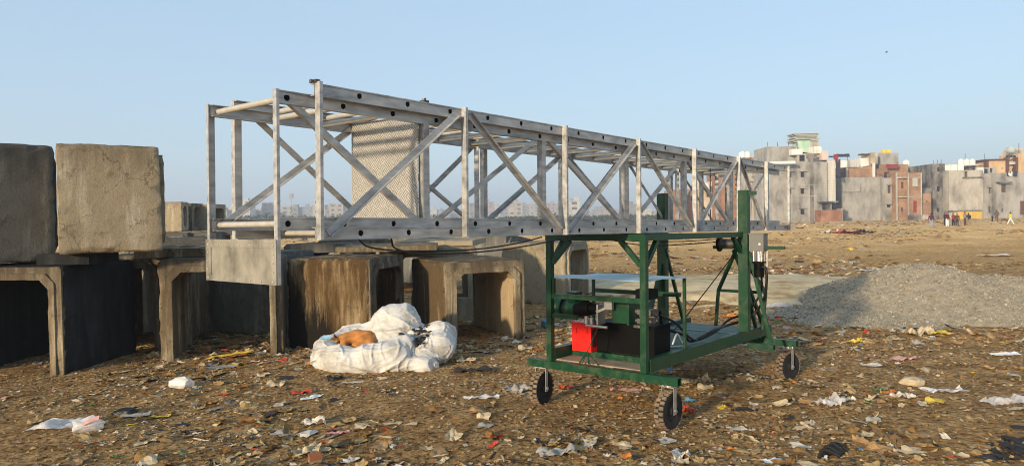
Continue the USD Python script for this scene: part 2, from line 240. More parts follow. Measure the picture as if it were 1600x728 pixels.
def brickwork(name, c1, c2, mort):
    mat(name, [(.3, (.55, .5, .45)), (.6, (1., 1., 1.)), (.8, (1.15, 1.1, 1.05))], .5, .95, 0, .3, .03, world=True, detail=9, bscale=3, spec=.1, extra=lambda n, l: (
        n.update({'sx': ('separate_xyz', {}), 'ad': ('math', {'math_type': 'add'}), 'cv': ('combine_xyz', {}), 'bk': ('brick_texture', {'scale': 1., 'color1': c1, 'color2': c2, 'mortar': mort, 'brick_width': .46, 'row_height': .17, 'mortar_size': .02, 'bias': 0.}), 'mm': ('mix', {'mix_type': 'multiply', 'fac': 1.})}),
        l.remove(('r.color', 'p.base_color')), l.extend([('tc.position', 'sx.vector'), ('sx.x', 'ad.value1'), ('sx.y', 'ad.value2'), ('ad.value', 'cv.x'), ('sx.z', 'cv.y'), ('cv.vector', 'bk.vector'), ('r.color', 'mm.color1'), ('bk.color', 'mm.color2'), ('mm.color', 'p.base_color')])))
brickwork('brick_tan', (.38, .20, .10), (.29, .145, .07), (.34, .29, .22))
brickwork('brick_red', (.36, .155, .08), (.28, .11, .055), (.32, .26, .19))
for k_, c_ in dict(white=(.40, .39, .365), cream=(.34, .295, .24), grey=(.22, .21, .20), pink=(.33, .245, .215), tan=(.28, .25, .21)).items(): plaster('skyline_' + k_, tuple(x * .85 for x in c_), c_, tuple(x * .6 for x in c_))
mat('skyline_opening', flat((.10, .095, .09)), 2, .9, world=True)
mat('dark_opening', flat((.02, .018, .016)), 2, .9, world=True)
mat('wood_shutter', flat((.10, .06, .04)), 4, .8, world=True)
mat('tank_white', flat((.74, .73, .68), .94), 2, .5, world=True)
mat('tank_yellow', flat((.70, .52, .05), .9), 2, .5, world=True)
mat('cloth_red', flat((.28, .03, .03), .7), 3, .9, world=True)
mat('cloth_dark', flat((.03, .03, .05), .7), 3, .9, world=True)
mat('tile_lattice', flat((.68, .66, .60), .95), 2, .8, world=True)
mat('tin_sheet', [(.3, (.32, .34, .31)), (.7, (.52, .54, .50))], 2, .6, .2, world=True)
mat('brown_trim', flat((.12, .05, .03)), 2, .8, world=True)
mat('foliage', [(.3, (.020, .030, .012)), (.7, (.055, .07, .03))], .8, .9, world=True)
mat('dry_scrub', [(.3, (.07, .06, .03)), (.7, (.13, .11, .06))], .8, .9, world=True)
for k, c in dict(skin=(.30, .16, .10), hair_black=(.012, .01, .01), cloth_maroon=(.09, .014, .018), cloth_navy=(.025, .03, .055), cloth_black=(.018, .017, .018), denim=(.24, .30, .38), cloth_white=(.70, .68, .64), cloth_yellow=(.75, .52, .03), cloth_brown=(.10, .075, .05), cloth_grey=(.20, .19, .18), cloth_scarlet=(.26, .03, .025), cloth_rust=(.10, .035, .025)).items():
    mat(k, flat(c, .8), 8, .9)

# ------------------------------------------------------------------ the ground
YAW, TILT = .69, -.0153                                # the cart: length axis CU, width axis CW (to its far side), up CZ
CU = np.array([math.sin(YAW), math.cos(YAW), TILT]); CU /= np.linalg.norm(CU)
CW = np.array([-math.cos(YAW), math.sin(YAW), 0]); CZ = np.cross(CU, CW)
CO = np.array([.9986, 5.3751, 0.]); CR = np.column_stack([CU, CW, CZ])
def C(u, w, z): return CO + CR @ np.array([u, w, z])
WHEELS = [(.03, 1.03, .139), (.0, -.16, .139), (2.37, -.215, .108), (2.37, 1.03, .108)]
def ss(a, b, x): t = np.clip((x - a) / (b - a), 0, 1); return t * t * (3 - 2 * t)
def base_h(x, y):
    p = np.stack([x, y, 0 * x], -1); r = np.hypot(x, y)
    h = .045 * (meshkit.fbm(p / 1.1, 4, 3) - .5) + .10 * (meshkit.fbm(p / 4.5, 3, 5) - .5) * ss(6, 14, r)
    h = h + .022 * (meshkit.fbm(p / .16, 3, 9) - .5) * (1 - ss(14, 30, r))
    h = h + (.40 * (meshkit.fbm(p / 5., 5, 11) - .5) + .25 * (meshkit.fbm(p / 1.6, 3, 12) - .5)) * ss(18, 45, r) * (1 - .6 * ss(90, 140, r))
    sand = np.exp(-(((x - 4.2) / 4.2) ** 2 + ((y - 15.) / 2.6) ** 2) ** 1.5) * .16
    return h + sand
FIXES = []
for u, w, z in WHEELS:
    p = C(u, w, z); t = p[2] - .139 + .006; FIXES.append((p[0], p[1], t - float(base_h(np.array([p[0]]), np.array([p[1]]))[0])))
def gh(x, y):
    x = np.asarray(x, float); y = np.asarray(y, float); h = base_h(x, y)
    for a, b, d in FIXES: h = h + d * np.exp(-((x - a) ** 2 + (y - b) ** 2) / .3 ** 2)
    return h
def gz(x, y): return float(gh(np.array([x]), np.array([y]))[0])
ys = np.concatenate([[-240, -140, -80, -45], np.linspace(-25, 1.5, 14)[:-1], 1.5 * np.exp(np.linspace(0, math.log(2600 / 1.5), 760))])
half = 1.05 * np.maximum(ys, 0) + 7
ts = np.linspace(-1, 1, 561); ts = np.concatenate([-np.array([60, 30, 16, 9, 5.5, 3.6, 2.5, 1.9, 1.5, 1.25, 1.1]), ts, np.array([1.1, 1.25, 1.5, 1.9, 2.5, 3.6, 5.5, 9, 16, 30, 60])])
gx = 2400 * np.tanh(half[:, None] * ts[None] / 2400); gy = np.repeat(ys[:, None], len(ts), 1)
gv = np.stack([gx, gy, gh(gx, gy)], -1).reshape(-1, 3)
i0 = (np.arange(len(ys) - 1)[:, None] * len(ts) + np.arange(len(ts) - 1)[None]).ravel()
single('ground', (gv, np.stack([i0, i0 + 1, i0 + len(ts) + 1, i0 + len(ts)], 1)), 'soil', None, None, kind='structure', smooth=True)

# ------------------------------------------------------------------ box culverts
def culvert(name, label, corner, which, theta, W, L, H, z0, look, wall=.145, seed=0, tilt=None, group='precast concrete box culverts lying on the waste ground', rim=3, rimlook=None, lining=None):
    """open concrete box: opening towards local -y, stands on z0; corner (x, y) is the given local corner (sx, sy)"""
    R = rz(theta); off = R @ np.array([which[0] * W / 2, which[1] * L / 2, 0])
    loc = np.array([corner[0] - off[0], corner[1] - off[1], z0])
    if tilt is not None: R = R @ tilt
    hw, hh, c = W / 2 - wall, H - 2 * wall, .10
    outer = m3.CrossSection([[(-W/2 + .02, 0), (W/2 - .02, 0), (W/2, .02), (W/2, H - .03), (W/2 - .03, H), (-W/2 + .03, H), (-W/2, H - .03), (-W/2, .02)]])
    if z0 < .05 and tilt is None: ihole = lambda e: m3.CrossSection([[(-hw - e, -.05), (hw + e, -.05), (hw + e, wall + hh - c + e), (hw + e - c, wall + hh + e), (-hw - e + c, wall + hh + e), (-hw - e, wall + hh - c + e)]])   # its floor lies buried in the soil
    else: ihole = lambda e: m3.CrossSection([[(-hw - e + c, wall - e), (hw + e - c, wall - e), (hw + e, wall + c - e), (hw + e, wall + hh - c + e), (hw + e - c, wall + hh + e), (-hw - e + c, wall + hh + e), (-hw - e, wall + hh - c + e), (-hw - e, wall + c - e)]])
    def ext(cs, y0, y1): return MF.extrude(cs, y1 - y0).transform([[1, 0, 0, 0], [0, 0, -1, y1], [0, 1, 0, 0]])
    body = ext(outer - ihole(0), -L / 2, L / 2)
    t = thing(name, label, 'culvert', loc, R, group)
    bm = rough(body, .055, .010, .45, seed); er = meshkit.fbm(bm.vertices / .11 + seed, 3, seed + 2); ctr = np.array([0, 0, H / 2]); ed = np.sort(np.abs(np.abs(bm.vertices - ctr) - np.array([W / 2, L / 2, H / 2])), 1)[:, 1] < .03; bm.vertices = bm.vertices - (bm.vertices - ctr) * (ed * np.clip(er - .42, 0, 1) * .13)[:, None]
    n = (meshkit.noise(bm.vertices * 9, seed) - .5) * .012
    bm.vertices = bm.vertices + bm.vertex_normals * n[:, None]
    part(t, 'concrete_shell', bm, look, 35)
    if rim & 1: part(t, 'spigot_rim', rough(ext(ihole(.065) - ihole(-.004), -L / 2 - .045, -L / 2 + .05), .06, .010, .12, seed + 4), rimlook or look, 35)
    if rim & 2: part(t, 'spigot_rim', rough(ext(ihole(.05) - ihole(-.004), L / 2 - .05, L / 2 + .04), .07, .010, .12, seed + 5), rimlook or look, 35)
    if lining: part(t, 'inner_wall', rough(ext(ihole(.002) - ihole(-.008), -L / 2 + .03, L / 2 - .03), .08, .003, .2, seed + 7), lining, 35)
    if rimlook: part(t, 'end_face', rough(ext(outer.offset(-.012, m3.JoinType.Miter) - ihole(.012), -L / 2 - .022, -L / 2 + .03), .06, .006, .12, seed + 6), rimlook, 35)
    return t
dg = math.radians
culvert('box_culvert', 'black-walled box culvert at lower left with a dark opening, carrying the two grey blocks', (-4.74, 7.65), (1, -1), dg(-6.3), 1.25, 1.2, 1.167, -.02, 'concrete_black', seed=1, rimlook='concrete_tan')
culvert('box_culvert', 'wide empty box culvert behind the metal end panel, you look straight into its opening', (-4.06, 8.3), (-1, -1), dg(13.9), 1.36, 1.12, 1.18, -.02, 'concrete_tan', seed=2)
culvert('box_culvert', 'moss-blackened box culvert whose stained wall stands right behind the sleeping dog', (-1.75, 8.75), (-1, -1), dg(78.5), 1.2, 1.06, 1.13, -.02, 'concrete_mossy', seed=3, rimlook='concrete_tan')
culvert('box_culvert', 'sunlit box culvert to the right of the white bag, see-through with one lit inner wall', (.15, 9.5), (1, -1), dg(24.2), 1.104, 1.45, 1.05, -.02, 'concrete_stained', seed=4, rimlook='concrete_tan', lining='concrete_lining')
culvert('box_culvert', 'pale clean box culvert standing behind the front left post of the green cart', (.926, 12.8), (-1, -1), dg(65), 1.23, 1.24, 1.12, 0, 'concrete_pale', seed=5)
culvert('box_culvert', 'pale streaked block, the right one of the two raised above the black culvert', (-4.64, 7.43), (-1, 1), dg(122), .85, .96, 1.14, 1.275, 'concrete_pale', seed=6, rim=1)
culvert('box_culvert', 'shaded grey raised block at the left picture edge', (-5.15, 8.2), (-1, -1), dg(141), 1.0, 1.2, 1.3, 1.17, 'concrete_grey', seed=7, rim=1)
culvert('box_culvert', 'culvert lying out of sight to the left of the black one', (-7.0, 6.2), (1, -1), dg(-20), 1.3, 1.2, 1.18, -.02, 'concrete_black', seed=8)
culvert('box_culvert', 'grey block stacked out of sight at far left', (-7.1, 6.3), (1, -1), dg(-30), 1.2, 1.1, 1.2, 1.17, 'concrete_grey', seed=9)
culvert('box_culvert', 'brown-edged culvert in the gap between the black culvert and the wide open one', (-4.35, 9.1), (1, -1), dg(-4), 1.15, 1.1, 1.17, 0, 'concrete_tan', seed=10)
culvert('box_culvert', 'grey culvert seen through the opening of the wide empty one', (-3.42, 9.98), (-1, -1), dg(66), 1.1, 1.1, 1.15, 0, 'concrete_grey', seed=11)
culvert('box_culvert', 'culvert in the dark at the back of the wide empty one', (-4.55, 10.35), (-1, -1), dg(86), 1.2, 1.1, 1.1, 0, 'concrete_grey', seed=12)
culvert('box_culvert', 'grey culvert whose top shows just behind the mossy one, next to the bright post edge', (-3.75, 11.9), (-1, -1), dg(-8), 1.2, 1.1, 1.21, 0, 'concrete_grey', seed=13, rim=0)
culvert('box_culvert', 'tan culvert with a rounded opening, peeping out above the mossy one', (-3.3, 12.3), (-1, -1), dg(14), 1.25, 1.1, 1.24, 0, 'concrete_tan', seed=14)
culvert('box_culvert', 'culvert with a sunlit flat top, lying between the mossy and the see-through one', (-1.9, 11.2), (-1, -1), dg(8), 1.35, 1.2, 1.14, 0, 'concrete_pale', seed=15)
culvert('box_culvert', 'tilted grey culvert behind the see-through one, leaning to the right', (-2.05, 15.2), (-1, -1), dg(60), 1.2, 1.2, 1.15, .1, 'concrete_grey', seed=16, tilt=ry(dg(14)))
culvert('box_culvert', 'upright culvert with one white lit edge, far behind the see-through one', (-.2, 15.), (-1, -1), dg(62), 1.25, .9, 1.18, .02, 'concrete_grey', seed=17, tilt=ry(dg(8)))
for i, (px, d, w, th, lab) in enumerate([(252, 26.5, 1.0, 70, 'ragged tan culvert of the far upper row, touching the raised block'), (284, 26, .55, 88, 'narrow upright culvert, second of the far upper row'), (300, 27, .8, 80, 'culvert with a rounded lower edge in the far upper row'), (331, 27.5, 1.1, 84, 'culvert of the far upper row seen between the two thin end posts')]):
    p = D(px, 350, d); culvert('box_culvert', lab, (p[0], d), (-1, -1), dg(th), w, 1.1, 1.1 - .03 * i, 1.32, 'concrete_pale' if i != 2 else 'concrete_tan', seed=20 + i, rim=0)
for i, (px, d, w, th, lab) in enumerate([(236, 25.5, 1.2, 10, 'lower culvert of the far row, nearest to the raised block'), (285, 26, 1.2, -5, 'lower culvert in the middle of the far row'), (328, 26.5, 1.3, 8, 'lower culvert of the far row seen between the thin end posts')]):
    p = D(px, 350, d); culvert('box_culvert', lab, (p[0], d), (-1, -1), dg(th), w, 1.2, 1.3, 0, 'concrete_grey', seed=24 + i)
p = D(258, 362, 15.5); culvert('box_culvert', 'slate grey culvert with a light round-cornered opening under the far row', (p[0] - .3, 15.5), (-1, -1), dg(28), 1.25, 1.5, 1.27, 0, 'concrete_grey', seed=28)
def slab(label, px, py, d, sx, sy, sz, th, look='concrete_tan', seed=0, tilt=np.eye(3), rest=None):
    p = D(px, py, d)
    if rest is not None: p[2] = rest + sz
    single('concrete_slab', rough(box(-sx/2, sx/2, -sy/2, sy/2, -sz, 0), .07, .02, .25, seed), look, label, 'slab', 'broken concrete slabs among the culverts', smooth=35, loc=p, R=rz(dg(th)) @ tilt)
slab('yellowish broken slab lying on top of the wide empty culvert', 290, 385, 9.1, 1.0, .6, .11, 8, 'concrete_tan', 31, rest=1.162)
slab('tan slab edge above the yellowish one', 300, 374, 10.75, 1.2, 1.1, .11, -6, 'concrete_tan', 32, rest=1.15)
slab('long sunlit slab lying behind the bag, under the two black cables', 610, 387, 10.55, 1.35, 1.5, .07, 5, 'concrete_tan', 33, rest=1.145)
slab('low pale slab seen through the opening of the see-through culvert', 722, 462, 11.6, 1.5, .8, .42, 18, 'concrete_pale', 35)
slab('thin slab at the see-through culvert back, with a rough edge', 690, 377, 12.0, 1.3, .9, .08, -12, 'concrete_pale', 34, rx(.03), rest=1.16)
single('concrete_slab', rough(box(-.3, .3, -.25, .25, 0, .115), .07, .01, .2, 36), 'concrete_black', 'dark spacer slab in the gap under the right raised block', 'slab', 'broken concrete slabs among the culverts', smooth=35, loc=(-4.78, 8.0, 1.152), R=rz(-.1))

# ------------------------------------------------------------------ green cart
cart = thing('wheeled_cart', 'dark green steel cart with two masts carrying the rear of the aluminium tower', 'cart', CO, CR)
def cp(name, m, look='green_paint', **k): return part(cart, name, m, look, **k)
def hollow(x0, x1, y0, y1, z0, z1, ax):                # square steel tube with open ends
    o = box(x0, x1, y0, y1, z0, z1); t = .005; e = .02
    s = [x0 + t, x1 - t, y0 + t, y1 - t, z0 + t, z1 - t]; s[2 * ax] -= e; s[2 * ax + 1] += e
    return o - box(*s)
cp('front_beam', hollow(-.065, -.003, -.262, 1.104, .332, .392, 1)); cp('rear_beam', hollow(2.345, 2.41, -.302, 1.12, .305, .365, 1))
cp('side_beam', hollow(-.003, 2.49, -.012, .048, .394, .492, 0)); cp('side_beam', hollow(-.003, 2.49, .862, .922, .394, .492, 0))
cp('cross_beam', hollow(.24, .29, .05, .86, .40, .45, 1)); cp('cross_beam', hollow(1.0, 1.05, .05, .86, .40, .45, 1)); cp('cross_beam', hollow(1.82, 1.88, .05, .86, .40, .46, 1))
cp('post', box(-.052, -.004, -.002, .046, .393, 1.372)); cp('post', box(-.052, -.004, .866, .914, .393, 1.372))
def mast(w): return U(box(1.79, 1.80, w - .045, w + .045, .493, 1.812), box(1.80, 1.862, w - .045, w - .037, .493, 1.812), box(1.80, 1.862, w + .037, w + .045, .493, 1.812), box(1.792, 1.862, w - .044, w + .044, 1.802, 1.812))
cp('mast', mast(.0)); cp('mast', mast(.845)); cp('mast_stop', box(1.80, 1.83, -.12, -.046, 1.765, 1.80))
cp('top_beam', box(-.055, -.002, -.005, .917, 1.373, 1.423)); cp('top_beam', box(-.001, 1.789, -.004, .045, 1.375, 1.422)); cp('top_beam', box(-.001, 1.789, .868, .914, 1.375, 1.422)); cp('top_beam', box(.9, .945, .046, .867, 1.376, 1.420))
for a, b in (((-.028, .862, 1.19), (-.028, .69, 1.372)), ((-.028, .05, 1.19), (-.028, .22, 1.372)), ((-.002, .022, 1.19), (.17, .022, 1.374)), ((-.002, .89, 1.19), (.17, .89, 1.374)), ((1.79, .022, 1.24), (1.62, .022, 1.374))):
    cp('knee_brace', bar(a, b, .035, .035))
cp('middle_rail', box(-.045, -.012, .047, .865, .905, .942)); cp('lower_rail', box(-.043, -.014, .62, .865, .745, .78))
cp('middle_rail', box(.60, .63, .05, .86, .905, .94)); cp('stay', box(.60, .622, .002, .024, .493, 1.066)); cp('stay', box(.60, .622, .875, .897, .493, 1.066)); cp('stay', box(-.04, -.012, .845, .864, .943, 1.066))
for a, b in (((1.80, .09, 1.25), (2.35, .02, .495)), ((1.80, .80, 1.25), (2.35, .89, .495)), ((1.84, -.046, 1.23), (1.87, -.235, .39)), ((1.86, .0, .95), (2.15, .02, .495)), ((1.79, .845, .95), (1.45, .89, .495)), ((1.79, .845, 1.1), (1.5, .845, .50))):
    cp('mast_brace', bar(a, b, .03, .03))
cp('beam_spacer', box(2.35, 2.405, -.01, .046, .366, .393)); cp('beam_spacer', box(2.35, 2.405, .864, .92, .366, .393)); cp('outrigger_foot', hollow(1.84, 1.90, -.262, -.014, .335, .385, 1))
for a, b in (((2.20, .45, .47), (2.20, .42, .83)), ((2.20, .42, .83), (1.95, .12, 1.27)), ((2.20, -.03, .47), (2.20, -.06, .83)), ((2.20, -.06, .83), (1.95, .02, 1.12)), ((2.20, .40, .83), (2.20, -.04, .83))):
    cp('winch_frame', bar(a, b, .028, .028))
cp('floor_sheet', box(.32, 2.35, .052, .858, .452, .456), 'deck_sheet'); cp('wooden_floor', box(.005, .235, .06, .855, .396, .404), 'plywood')
cp('wooden_floor', box(.295, .9, .06, .855, .396, .404), 'plywood')
sheet = MF.cube([.66, .915, .003], False).translate([-.01, -.005, 1.068]).refine_to_length(.08).warp_batch(lambda v: v + np.stack([0 * v[:, 0], 0 * v[:, 0], .010 * np.sin(v[:, 0] * 9) * np.sin(v[:, 1] * 7 + 1)], 1))
cp('shelter_sheet', sheet, 'blue_sheet', smooth=30)
# power pack: motor bell, pump, gearbox, tank
cp('motor', U(cyl((.22, .95, .80), (.22, .70, .80), .068), cyl((.22, .955, .80), (.22, .915, .80), .09), cyl((.22, .75, .80), (.22, .70, .80), .078), box(.17, .27, .78, .86, .86, .94)), smooth=35)
cp('motor_fan_cover', cyl((.22, .98, .80), (.22, .955, .80), .088, .08), smooth=35)
cp('pump', U(cyl((.13, .74, .80), (.13, .60, .82), .055), cyl((.13, .60, .82), (.13, .52, .82), .042), cyl((.10, .66, .85), (.16, .66, .87), .03)), 'black_paint', smooth=35)
cp('pump_bracket', U(box(.09, .20, .505, .52, .70, .86), bar((.1, .52, .80), (.1, .38, .86), .03, .02), box(.08, .11, .37, .44, .83, .90), cyl((.11, .63, .70), (.11, .63, .76), .018), cyl((.11, .58, .69), (.11, .58, .75), .014), cyl((.09, .42, .685), (.09, .62, .69), .012)), 'steel', smooth=35)
cp('gearbox', U(box(.15, .31, .27, .41, .72, .89), box(.13, .33, .245, .265, .71, .90)))
cp('valve_block', U(box(.14, .26, .06, .18, .80, .84), box(.14, .26, .08, .18, .73, .77), cyl((.16, .2, .82), (.16, .05, .82), .02), cyl((.16, .2, .75), (.16, .05, .75), .018), cyl((.22, .2, .78), (.22, .04, .78), .015), box(.12, .3, .14, .2, .70, .72)), 'dark_steel', smooth=35)
cp('control_box', box(.10, .24, .05, .17, .925, 1.0), 'black_paint')
cp('oil_tank', U(box(.295, .56, .115, .66, .453, .685), box(.285, .57, .105, .67, .685, .697)), 'black_paint')
cp('tank_plug', cyl((.294, .20, .475), (.282, .20, .475), .012), 'steel')
cp('drag_tripod', join(*[tube([(-.03, .53, .50), (-.03 + a, .53 + b, .40)], .005, 6, 1) for a, b in ((.02, .09), (-.02, .04), (.02, 0), (-.02, -.04), (.02, -.09))], tube([(.08, .5, .68), (-.03, .53, .50)], .004, 6, 1)), 'green_paint')
# winch on the mast
cp('winch_drum', U(cyl((1.84, .24, 1.31), (1.84, .05, 1.31), .045), *[cyl((1.84, .05 + .012 * i, 1.31), (1.84, .056 + .012 * i, 1.31), .048) for i in range(15)]), 'dark_steel', smooth=35)
cp('drum_flange', U(cyl((1.84, .255, 1.31), (1.84, .24, 1.31), .075), cyl((1.84, .052, 1.31), (1.84, .044, 1.31), .07)), 'black_paint', smooth=35)
cp('winch_shaft', box(1.825, 1.858, -.37, .31, 1.262, 1.292))
cp('winch_gearbox', U(box(1.79, 1.90, -.195, -.06, 1.245, 1.405), box(1.785, 1.905, -.20, -.055, 1.40, 1.41)), 'grey_box'); cp('gearbox_bolt', cyl((1.785, -.16, 1.31), (1.79, -.16, 1.31), .012), 'steel')
cp('winch_motor', U(cyl((1.84, -.135, 1.14), (1.84, -.135, 1.005), .045), box(1.79, 1.89, -.185, -.085, 1.135, 1.15), cyl((1.80, -.15, 1.12), (1.80, -.15, 1.08), .03)), 'black_paint', smooth=35)
cp('coupling', U(cyl((1.84, -.135, 1.245), (1.84, -.135, 1.15), .028), cyl((1.80, -.10, 1.245), (1.80, -.10, 1.15), .009), cyl((1.80, -.17, 1.245), (1.80, -.17, 1.15), .009), cyl((1.88, -.17, 1.245), (1.88, -.17, 1.15), .009), box(1.88, 1.892, -.20, -.188, 1.0, 1.25)), 'steel', smooth=35)
cp('hydraulic_hose', tube([(1.80, -.165, 1.10), (1.80, -.21, 1.09), (1.81, -.215, .98), (1.84, -.19, .84), (1.95, -.10, .72), (1.93, .0, .60), (1.75, .10, .56), (1.3, .06, .56), (.95, .11, .50), (.75, .10, .58), (.57, .18, .66), (.40, .12, .80)], .013, 8), 'black_rubber_hose', smooth=True)
cp('hydraulic_hose', tube([(.35, .10, .78), (.55, .06, .70), (.8, .07, .56), (1.05, .10, .50), (1.4, .10, .53), (1.75, .12, .60), (1.95, .02, .66), (1.97, -.1, .85), (1.86, -.15, 1.0)], .011, 8), 'black_rubber_hose', smooth=True)
cp('clear_hose', tube([(.57, .10, .52), (.63, .09, .60), (.72, .10, .53), (.85, .14, .47), (.72, .22, .47), (.6, .2, .48)], .008, 6), 'white_plastic', smooth=True)
cp('winch_rope', tube([(1.84, .06, 1.27), (1.75, .30, .92), (1.62, .55, .55), (1.58, .62, .47)], .006, 6), 'rope')
def castor(u, w, zr, swivel, drop=0.):
    R = .139; th = .075
    a = np.array([math.sin(swivel), math.cos(swivel), 0]); o = np.array([u, w, zr]); f = np.array([a[1], -a[0], 0])
    prof = [(.075, -th/2 + .006), (.105, -th/2), (.128, -th/2 + .004), (.137, -th/2 + .016), (.139, 0), (.137, th/2 - .016), (.128, th/2 - .004), (.105, th/2), (.075, th/2 - .006)]
    t = trimesh.creation.revolve(np.array(prof + [prof[0]]), sections=40); Rf = np.column_stack([f, np.cross(a, f), a])
    ty = part(cart, 'castor_wheel', moved(t, Rf, o), 'rubber', 40)
    lugs = []
    for i in range(22):
        b = 2 * math.pi * i / 22; cs, sn = math.cos(b), math.sin(b)
        for s in (-1, 1):
            b2 = b + (math.pi / 22 if s > 0 else 0); r = np.array([math.cos(b2), math.sin(b2), 0])
            lugs.append(cbox(Rf @ (r * .138 + np.array([0, 0, s * th * .25])) + o, (.012, .024, th * .46), Rf @ np.column_stack([r, [-r[1], r[0], 0], [0, 0, 1]])))
    part(ty, 'tread', join(*lugs), 'dusty_rubber')
    part(ty, 'hub', U(cyl(o - a * .026, o + a * .026, .076), cyl(o - a * .042, o + a * .042, .03), cyl(o - a * .055, o + a * .055, .010)), 'rubber', 35)
    top = np.array([u + f[0] * .03, w + f[1] * .03, .331])
    fork = []
    for s in (-1, 1):
        fork.append(cbox(o + a * s * .05 + np.array([0, 0, .075]), (.034, .006, .20), Rf @ np.column_stack([[1, 0, 0], [0, 0, 1], [0, 1, 0]])))
    fork += [cbox(o + np.array([0, 0, .172]), (.05, .106, .008), np.column_stack([f, a, [0, 0, 1]])), cyl(o + np.array([0, 0, .17]), o + np.array([0, 0, .192]), .03)]
    part(ty, 'fork', join(*fork), 'steel')
    part(ty, 'axle_bolt', U(cyl(o - a * .064, o - a * .05, .013, n=6), cyl(o + a * .05, o + a * .064, .013, n=6)), 'steel')
    part(ty, 'swivel_bolt', U(*[cyl(np.array([u + f[0] * k + a[0] * j, w + f[1] * k + a[1] * j, .315 - drop]), np.array([u + f[0] * k + a[0] * j, w + f[1] * k + a[1] * j, .331 - drop]), .008) for k in (-.03, .03) for j in (-.03, .03)]), 'steel')
for (u, w, z), sw in zip(WHEELS, (-.10, .08, .30, .1)): castor(u, w, z, sw, .027 if u > 1 else 0.)

bat = thing('battery', 'bright red battery box standing on the cart floor below the pump', 'battery', CO, CR)
part(bat, 'case', rough(box(.20, .292, .645, .835, .452, .672), .05, .001, .3), 'red_plastic'); part(bat, 'lid', box(.195, .297, .64, .84, .672, .690), 'red_plastic')
part(bat, 'handle', U(box(.19, .196, .68, .695, .60, .655), box(.19, .196, .785, .80, .60, .655), box(.19, .1965, .68, .80, .640, .655)), 'red_plastic')
part(bat, 'side_label', U(box(.215, .28, .643, .6455, .49, .64)), 'red_dark')
part(bat, 'terminal', U(cyl((.23, .69, .69), (.23, .69, .71), .01), cyl((.23, .79, .69), (.23, .79, .71), .01)), 'steel')

# ------------------------------------------------------------------ aluminium tower: two nested ladder trusses lying on the cart
TO = CO + CR @ np.array([-2.8304, .134, 1.4294])
tower = thing('ladder_tower', 'long aluminium truss tower of two nested ladder frames, lying across the green cart', 'lift tower', TO, CR)
BAY, HT, WD = .9611, .712, .6915
def tp_(name, m, look='aluminium', cap=None, **k):
    r = part(tower, name, m, look, **k)
    for i, p in enumerate(cap or ()): part(r, 'end_cap', cyl(np.array(p) - [0, .0025, 0], np.array(p) + [0, .0025, 0], .0141, n=16), 'black_paint')
    return r
OR = [.259 + .3105 * k for k in range(20)]; IR = [-.115 + .309 * k for k in range(20)]
def rail(u0, u1, w, z0, z1, s, holes, zh):             # channel: web at w, flanges towards s
    t = .004; f = .028
    m = U(box(u0, u1, min(w, w + s * t), max(w, w + s * t), z0, z1), box(u0, u1, min(w, w + s * f), max(w, w + s * f), z0, z0 + t), box(u0, u1, min(w, w + s * f), max(w, w + s * f), z1 - t, z1), box(u0, u1, min(w, w - s * .004), max(w, w - s * .004), z1 - .006, z1))
    return m - U(*[cyl((u, w - .02, zh), (u, w + .02, zh), .0155, n=18) for u in holes])
LO = 6.5 * BAY
for z0, z1, zh in ((HT - .058, HT, HT - .026), (0, .058, .029)):
    for w, s in ((0, 1), (WD, -1)): tp_('outer_rail', rail(0, LO, w, z0, z1, s, OR, zh))
I0, I1, WI0, WI1 = -.155, 6.10, .040, .640
for z0, z1, zh in ((HT - .106, HT - .048, HT - .078), (.044, .104, .074)):
    for w, s in ((WI0, 1), (WI1, -1)): tp_('inner_rail', rail(I0, I1, w, z0, z1, s, IR, zh))
for u in OR:
    for z in (HT - .026, .029): tp_('outer_rung', pipe((u, .003, z), (u, WD - .003, z), .0142, .0118), 'rung_metal', smooth=40, cap=[(u, .0045, z), (u, WD - .0045, z)])
for u in IR:
    for z in (HT - .078, .074): tp_('inner_rung', pipe((u, WI0 + .003, z), (u, WI1 - .003, z), .0142, .0118), 'rung_metal', smooth=40, cap=[(u, WI0 + .0045, z), (u, WI1 - .0045, z)])
def angle(p, q, a, b, na, t=.004):                     # L section from p to q: leg a along na, leg b along the cross direction
    p, q = np.asarray(p, float), np.asarray(q, float); d = (q - p) / np.linalg.norm(q - p); na = np.asarray(na, float); na /= np.linalg.norm(na); nb = np.cross(d, na); L = np.linalg.norm(q - p)
    c = (p + q) / 2
    return U(cbox(c + na * a / 2, (a, t, L), np.column_stack([na, nb, d])), cbox(c + nb * (b / 2 if b > 0 else b / 2) * 1.0, (t, abs(b), L), np.column_stack([na, nb, d])))
PU = [0.004 + BAY * i for i in range(6)] + [5.54]
for i, u in enumerate(PU):
    tp_('outer_post', U(box(u, u + .004, -.036, -.0005, 0, HT + .004), box(u, u + .017, -.0365, -.0325, 0, HT + .004), box(u + .013, u + .017, -.036, -.0005, 0, HT + .004)))
    tp_('outer_post', U(box(u, u + .004, WD + .0005, WD + .036, 0, HT + .004), box(u, u + .040, WD + .0005, WD + .0045, 0, HT + .004)))
    if i < 6: tp_('post_bolt', U(*[cyl((u + .024, -.004, z), (u + .024, .001, z), .007, n=6) for z in (.02, .045, HT - .015, HT - .04)]), 'dark_steel')
tp_('outer_post', U(box(LO - .004, LO + .0005, -.03, -.0005, 0, HT), box(LO - .03, LO, -.031, -.027, 0, HT))); tp_('outer_post', U(box(LO - .004, LO + .0005, WD + .0005, WD + .03, 0, HT), box(LO - .03, LO, WD + .027, WD + .031, 0, HT)))
